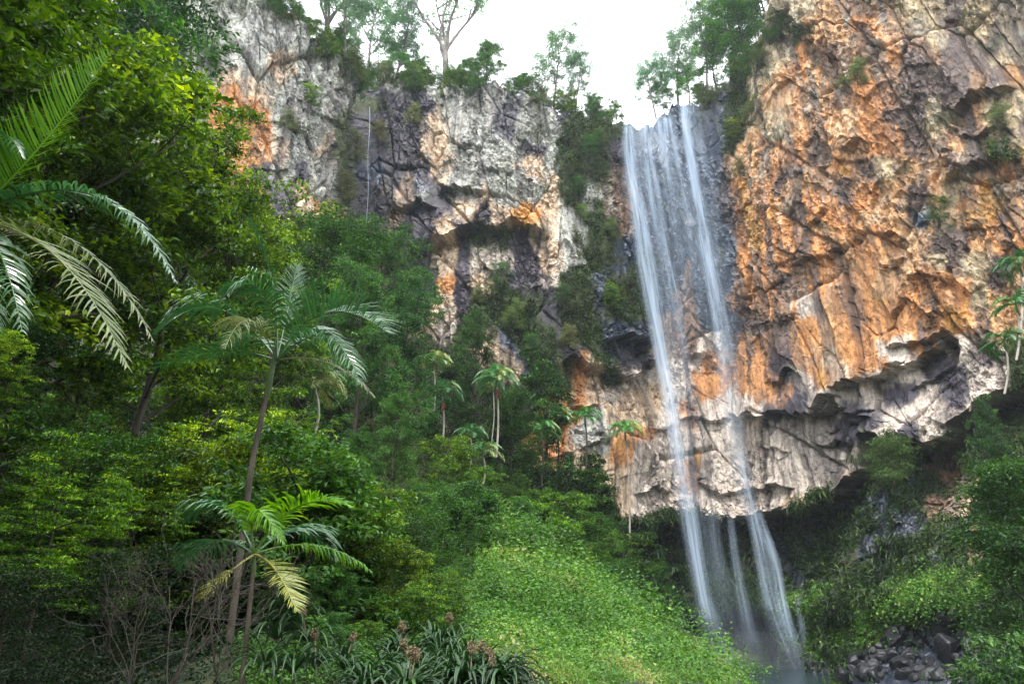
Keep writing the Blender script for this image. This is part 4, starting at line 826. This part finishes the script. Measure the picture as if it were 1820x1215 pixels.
# ------------------------------------------------------------------ strap leaved lilies, dead twigs
def strap_mesh(seed, n=26, L=.75, w=.05):
    rng = np.random.RandomState(seed); a = Acc()
    for i in range(n):
        az = i * 2.4 + rng.uniform(-.4, .4); el = rng.uniform(.7, 1.35); d = np.array([math.cos(az) * math.cos(el), math.sin(az) * math.cos(el), math.sin(el)]); P = [np.zeros(3)]; l = L * rng.uniform(.7, 1.2); k = 7
        for j in range(k): d = unit(d + np.array([0, 0, -.09 * (j + 1) * rng.uniform(.8, 1.3)])); P.append(P[-1] + d * l / k)
        P = np.array(P); s = np.array([-math.sin(az), math.cos(az), 0]); ww = w * np.array([.7, 1, 1.05, 1, .9, .7, .45, .05]); q = np.arange(k); c = np.array([0, 0, 1]) * ww[:, None] * .3
        V = np.concatenate([P - s * ww[:, None] / 2 + c, P, P + s * ww[:, None] / 2 + c]); m_ = k + 1
        a.add(V, np.concatenate([np.stack([q, q + 1, q + m_ + 1, q + m_], -1), np.stack([q + m_, q + m_ + 1, q + 2 * m_ + 1, q + 2 * m_], -1)]), np.full(3 * m_, np.clip(rng.normal(.5, .2), 0, 1)))
    return a.mesh('leaves', M['strap'], True)
ST = [strap_mesh(i) for i in range(3)]
sh = Acc(); rb = np.random.RandomState(8); sh.add(*tube(np.array([(0, 0, 0), (.02, 0, .3), (.05, 0, .5)]), [.012, .01, .008], 4))
cc = np.array([.05, 0, .52]) + unit(rb.normal(0, 1, (260, 3))) * (rb.uniform(0, 1, 260) ** .4)[:, None] * (.07, .07, .10); sh.add(*leaves(cc, rb.normal(0, 1, (260, 3)), rb.normal(0, 1, (260, 3)), np.full(260, .035), np.full(260, .02), .3, rb.uniform(0, 1, 260)))
HEAD = sh.mesh('seed_head', M['seed'])
def lily(px, py, Y, s, i, label=None, group=None, head=True):
    q = at(px, py, Y); r = link('strap_leaf_lily', None, label=label or 'dark strap leaved lily clump at the bottom centre', cat='lily plant', group=group or 'strap leaved lilies at the bottom'); r.location = (q.x, q.y, q.z); r.scale = (s,) * 3; r.rotation_euler = (0, 0, i * 1.3)
    link('leaves', ST[i % 3], r).color = (1, 1, 1, 1)
    if head: link('seed_head', HEAD, r).rotation_euler = (.15, .1, i)
rl = random.Random(3)
for i in range(34):
    px = rl.uniform(640, 910); py = 1245 - (1 - abs(px - 770) / 170) * rl.uniform(0, 120) ; Y = 15.0 - (py - 1100) * .035
    q = at(px, py, Y); lily(px, py, Y, rl.uniform(.8, 1.15), i, label='strap leaved lily ' + ('with brown seed head ' if i % 4 == 0 else '') + ('at the left end of' if px < 710 else 'in the middle of' if px < 840 else 'at the mound end of') + (' the front row' if py > 1195 else ' the back row'), head=i % 4 == 0)
for i, (px, py, Y) in enumerate([(500, 1080, 9.2), (520, 1120, 9), (545, 1150, 8.8), (490, 1140, 8.6), (560, 1190, 8.6), (470, 1190, 8.2), (610, 1190, 9.5), (520, 1200, 8.2)]):
    lily(px, py, Y, .75, i, 'strap leaved lily clump below the yellow palm frond', 'lilies below the yellow frond', i % 2 == 0)
for i, (px, py) in enumerate([(1150, 950), (1175, 985), (1200, 1010), (1165, 1040), (1130, 1000), (1190, 1060), (1215, 1075), (1110, 1030)]):
    lily(px, py + 8, 88, 3.0, i, 'large drooping strap leaved plant under the overhang left of the falls', 'strap leaved plants left of the falls', False)

def dead_shrub(px, py, Y, H, seed, label):
    rng = np.random.RandomState(seed); a = Acc(); root = at(px, py, Y)
    def rec(p, d, L, r, lv):
        b = branch(rng, p, d, L, 6, .16, .02 if lv else .06); a.add(*tube(b, np.linspace(r, r * .5, 7), 4))
        if lv < 3:
            for k in range(3 if lv else 5):
                q = rng.uniform(.35, .98) * 5.99; i = int(q); rec(b[i] + (b[i + 1] - b[i]) * (q - i), unit(b[i + 1] - b[i]) + rng.normal(0, .55, 3), L * rng.uniform(.45, .7), r * .55, lv + 1)
    for k in range(5): rec(np.zeros(3), np.array([rng.uniform(-.6, .6), rng.uniform(-.4, .3), 1.]), H * rng.uniform(.7, 1), .0075, 0)
    o = link('dead_shrub', a.mesh('dead_shrub', M['twig'], True), label=label, cat='dead shrub'); o.location = root
dead_shrub(300, 1230, 7.2, 1.15, 4, 'bare grey twiggy shrub in the dark lower left')
dead_shrub(385, 1200, 7.6, 1.0, 6, 'bare tangled shrub just left of the palm trunks')
dead_shrub(230, 1215, 7.8, 1.0, 9, 'leftmost bare twiggy shrub in the dark corner')

# ------------------------------------------------------------------ dark boulders of the basin wall
def boulder_mesh(seed):
    import bmesh
    bm = bmesh.new(); bmesh.ops.create_icosphere(bm, subdivisions=3, radius=1); rng = np.random.RandomState(seed)
    pl = [unit(rng.normal(0, 1, 3)) for _ in range(16)]; of = rng.uniform(.6, .9, 16)
    for v in bm.verts:
        c = np.array(v.co)
        for n_, d in zip(pl, of):
            e = c @ n_ - d
            if e > 0: c = c - n_ * e * .95
        v.co = c
    me = bpy.data.meshes.new('boulder'); bm.to_mesh(me); bm.free(); me.materials.append(M['brock']); return me
m, t, o = new_mat('basalt'); g = N(t, 'ShaderNodeNewGeometry'); nzz = N(t, 'ShaderNodeTexNoise', Scale=1.1, Detail=9.0, Roughness=.65); t.links.new(g.outputs['Position'], nzz.inputs['Vector'])
rr = ramp(t, [(0.35, (0.004, 0.005, 0.007)), (0.6, (0.011, 0.012, 0.017)), (0.72, (0.02, 0.032, 0.012))]); t.links.new(nzz.outputs['Fac'], rr.inputs[0])
p = N(t, 'ShaderNodeBsdfPrincipled', Roughness=0.5); t.links.new(rr.outputs[0], p.inputs['Base Color']); b = N(t, 'ShaderNodeBump', Strength=.6, Distance=.2); t.links.new(nzz.outputs['Fac'], b.inputs['Height']); t.links.new(b.outputs[0], p.inputs['Normal']); t.links.new(p.outputs[0], o.inputs[0]); M['brock'] = m
BM = [boulder_mesh(i) for i in range(6)]
rb = random.Random(9)
for i in range(260):
    px = rb.uniform(1430, 1790) if i < 190 else rb.uniform(1430, 1570); lo_ = np.interp(px, [1440, 1560, 1640, 1740, 1800], [1150, 1150, 1090, 1085, 1130]); py = rb.uniform(lo_, 1205)
    q, nn = on_cliff(px, py, 5); o = link('boulder', BM[i % 6], label='dark wet boulder ' + ('low beside the falls' if px < 1520 else 'under the green rock shelf' if px < 1620 else 'in the tall heap right of the green shelf' if px < 1720 else 'behind the bottom right bush'), cat='boulder', group='dark boulders above the pool')
    s = (.3 + 1.1 * rb.random() ** 2) * (1.15 if px > 1560 else .8); o.location = q - nn * s * .3; o.scale = (s, s * rb.uniform(.7, 1.1), s * rb.uniform(.55, .9)); o.rotation_euler = (rb.uniform(0, 6), rb.uniform(0, 6), rb.uniform(0, 6))

# rope down the dark face
q0, _ = on_cliff(658, 195, 8); q1, _ = on_cliff(652, 410, 8); ym = min(q0.y, q1.y) - 2.0; r0_, r1_ = at(657, 190, ym), at(652, 402, ym)
pts = np.array([tuple(r0_.lerp(r1_, k / 12) + Vector((.12 * math.sin(k * .9), 0, 0))) for k in range(13)])
m, t, o = new_mat('rope'); p = N(t, 'ShaderNodeBsdfPrincipled', Roughness=.7); p.inputs['Base Color'].default_value = (.34, .40, .48, 1); t.links.new(p.outputs[0], o.inputs[0])
V, Fq = tube(pts, np.full(13, .05), 6); link('rope', mesh_np('rope', V, Fq, m, True), label='long thin rope hanging down the dark rock face', cat='rope')

# ------------------------------------------------------------------ spray at the foot of the falls
import bmesh
m, t, o = new_mat('mist'); v = N(t, 'ShaderNodeVolumePrincipled', Density=0.02, Anisotropy=.2); v.inputs['Color'].default_value = (.85, .93, 1, 1); t.links.new(v.outputs[0], o.inputs['Volume'])
for c_, r_, lb in [(at(1345, 1200, 98), (9, 4, 5.5), 'low white spray where the falls hit the pool')]:
    bm = bmesh.new(); bmesh.ops.create_icosphere(bm, subdivisions=3, radius=1); me = bpy.data.meshes.new('mist'); bm.to_mesh(me); bm.free(); me.materials.append(m)
    o_ = link('mist', me, label=lb, cat='mist', kind='stuff'); o_.location = c_; o_.scale = r_
# ------------------------------------------------------------------ the waterfall
m, t, o = new_mat('falling_water')
uv = N(t, 'ShaderNodeAttribute', attribute_name='flow'); mp = N(t, 'ShaderNodeMapping'); mp.inputs['Scale'].default_value = (1, 1, 1); t.links.new(uv.outputs['Color'], mp.inputs[0])
n1 = N(t, 'ShaderNodeTexNoise', Scale=1.0, Detail=4.0, Roughness=.55); t.links.new(mp.outputs[0], n1.inputs['Vector'])
den = N(t, 'ShaderNodeAttribute', attribute_name='dens')
r = N(t, 'ShaderNodeMapRange'); r.inputs['From Min'].default_value = .22; r.inputs['From Max'].default_value = .80; t.links.new(n1.outputs['Fac'], r.inputs['Value'])
mu = N(t, 'ShaderNodeMath', operation='MULTIPLY'); mu.use_clamp = True; t.links.new(r.outputs[0], mu.inputs[0]); t.links.new(den.outputs['Fac'], mu.inputs[1])
df = N(t, 'ShaderNodeBsdfDiffuse'); df.inputs[0].default_value = (.66, .81, 1.0, 1); tl = N(t, 'ShaderNodeBsdfTranslucent'); tl.inputs[0].default_value = (.66, .81, 1.0, 1)
ms = N(t, 'ShaderNodeMixShader'); ms.inputs[0].default_value = .45; t.links.new(df.outputs[0], ms.inputs[1]); t.links.new(tl.outputs[0], ms.inputs[2])
tp = N(t, 'ShaderNodeBsdfTransparent'); mx = N(t, 'ShaderNodeMixShader'); t.links.new(mu.outputs[0], mx.inputs[0]); t.links.new(tp.outputs[0], mx.inputs[1]); t.links.new(ms.outputs[0], mx.inputs[2]); t.links.new(mx.outputs[0], o.inputs[0]); M['fall'] = m
lip = on_cliff(1180, 240, 12)[0]
wf = link('waterfall', None, label='tall white waterfall of thin streams dropping from the rim to the pool', cat='waterfall'); wf.location = (0, 0, 0)
def stream(pts, seed, Y0=None, Y1=99., grain=9., dmul=1.0):
    """pts: (py, px, width px, density)"""
    pts = np.array(pts, float); rows = int((pts[-1, 0] - pts[0, 0]) / 5) + 2; cols = 13; py = np.linspace(pts[0, 0], pts[-1, 0], rows)
    px = np.interp(py, pts[:, 0], pts[:, 1]); w = 1.2 * np.interp(py, pts[:, 0], pts[:, 2]); dn = np.interp(py, pts[:, 0], pts[:, 3]); rng = np.random.RandomState(seed)
    px = np.convolve(np.pad(px, 8, 'edge'), np.ones(17) / 17, 'valid'); px[0] = pts[0, 1]
    Yl = (Y0 if Y0 else lip.y - 2.5); g_ = np.clip((py - 200) / 1000., 0, 1); Y = Yl + (Y1 - Yl) * g_ ** .8
    V = np.zeros((rows, cols, 3)); fl = np.zeros((rows, cols, 3)); de = np.zeros((rows, cols))
    for j in range(cols):
        s = j / (cols - 1) * 2 - 1; bul = math.sqrt(max(0, 1 - s * s * .96)) * w * Y / F * .35
        for i in range(rows):
            p = at(px[i] + s * w[i] / 2, py[i], Y[i]); V[i, j] = (p.x, p.y - bul[i], p.z)
            fl[i, j] = (s * w[i] / grain * .6 + seed * 7.3 , V[i, j, 2] * .07, seed * 3.1)
        de[:, j] = dn * (1 - s * s) ** 1.6 * 1.15
    e = np.clip(np.arange(rows) / 3., 0, 1) * np.clip((rows - 1 - np.arange(rows)) / 22., 0, 1); de *= e[:, None] * dmul * np.where(w > 45, .36, .60)[:, None]
    ii = np.arange(rows * cols).reshape(rows, cols); Fq = np.stack([ii[:-1, :-1], ii[:-1, 1:], ii[1:, 1:], ii[1:, :-1]], -1).reshape(-1, 4)
    me = mesh_np('stream', V, Fq, M['fall'], True, {'dens': de.ravel()}, {'flow': fl.reshape(-1, 3)}); return link('stream', me, wf)
stream([(222, 1114, 22, 1.5), (300, 1119, 26, 1.35), (400, 1136, 34, 1.3), (500, 1151, 36, 1.3), (600, 1168, 32, 1.4), (650, 1176, 26, 1.6), (700, 1187, 24, 1.4), (800, 1200, 26, 1.3), (900, 1220, 34, 1.2), (1000, 1236, 30, 1.3), (1060, 1247, 28, 1.25), (1180, 1275, 60, .5)], 1, grain=7)
stream([(222, 1120, 44, .9), (400, 1150, 62, .65), (560, 1175, 52, .45), (700, 1196, 34, .4), (900, 1228, 40, .4), (1060, 1252, 40, .4), (1200, 1285, 80, .3)], 2, grain=10)
stream([(218, 1148, 26, 1.4), (300, 1154, 24, 1.2), (400, 1172, 26, .8), (520, 1196, 28, .75), (640, 1212, 30, .35), (760, 1225, 30, .1)], 3, grain=8)
stream([(208, 1170, 26, 1.3), (280, 1178, 26, .9), (400, 1196, 30, .5), (520, 1215, 30, .3), (640, 1235, 30, .1)], 4, grain=8)
stream([(204, 1186, 26, 1.3), (300, 1202, 28, .8), (400, 1222, 30, .5), (520, 1240, 30, .35), (620, 1250, 30, .1)], 5, grain=8)
stream([(180, 1213, 20, 1.6), (240, 1219, 20, 1.5), (300, 1228, 24, 1.4), (400, 1246, 28, 1.25), (500, 1264, 30, 1.2), (560, 1276, 32, 1.1), (620, 1286, 36, .95), (700, 1292, 40, .9), (800, 1304, 38, .8), (900, 1330, 28, 1.1), (940, 1342, 22, 1.3), (1000, 1352, 26, 1.), (1100, 1375, 40, .9), (1215, 1420, 70, .5)], 6, grain=7)
stream([(182, 1222, 34, .9), (300, 1246, 50, .6), (450, 1268, 60, .45), (600, 1290, 56, .3), (800, 1308, 40, .3), (900, 1335, 30, .3)], 7, grain=10)
stream([(900, 1340, 18, .6), (960, 1362, 22, 1.2), (1000, 1376, 24, 1.1), (1060, 1386, 20, 1.2), (1120, 1396, 34, .8), (1215, 1425, 60, .5)], 8, grain=7)
stream([(225, 1160, 110, .3), (320, 1172, 130, .18), (450, 1195, 150, .12), (600, 1225, 150, .12), (760, 1250, 140, .08)], 9, grain=12)
stream([(180, 1232, 60, .16), (300, 1245, 110, .10), (450, 1260, 120, .09), (650, 1285, 120, .1), (800, 1300, 100, .06)], 10, grain=12)
stream([(910, 1296, 14, .3), (960, 1302, 16, .7), (1050, 1316, 20, .7), (1180, 1338, 40, .4)], 11, grain=7)
stream([(900, 1262, 30, .2), (960, 1266, 30, .3), (1150, 1290, 50, .25)], 12, grain=8)
stream([(1050, 1416, 16, .3), (1100, 1422, 18, .5), (1215, 1445, 40, .4)], 13, grain=7)
stream([(600, 1190, 60, .1), (700, 1215, 80, .12), (850, 1235, 90, .1), (1000, 1260, 110, .12), (1200, 1330, 200, .3)], 14, grain=14)

import os
if os.environ.get('NOHAZE') is None:
    m, t, o = new_mat('haze'); v = N(t, 'ShaderNodeVolumePrincipled', Density=0.0002, Anisotropy=.2); v.inputs['Color'].default_value = (.82, .92, 1, 1); t.links.new(v.outputs[0], o.inputs['Volume'])
    b = 400.; z0, z1 = -13.5, 240.
    hv = [(-b, -b, z0), (b, -b, z0), (b, b, z0), (-b, b, z0), (-b, -b, z1), (b, -b, z1), (b, b, z1), (-b, b, z1)]
    hf = [(0, 3, 2, 1), (4, 5, 6, 7), (0, 1, 5, 4), (1, 2, 6, 5), (2, 3, 7, 6), (3, 0, 4, 7)]
    # the far land sheet would be cut by the box: keep it inside
    tr_ = bpy.data.objects['terrain']; tr_.scale = (.25, .25, 1)
    h_ = link('haze', mesh_np('haze', hv, hf, m), kind='stuff', label='thin pale haze filling the gorge')
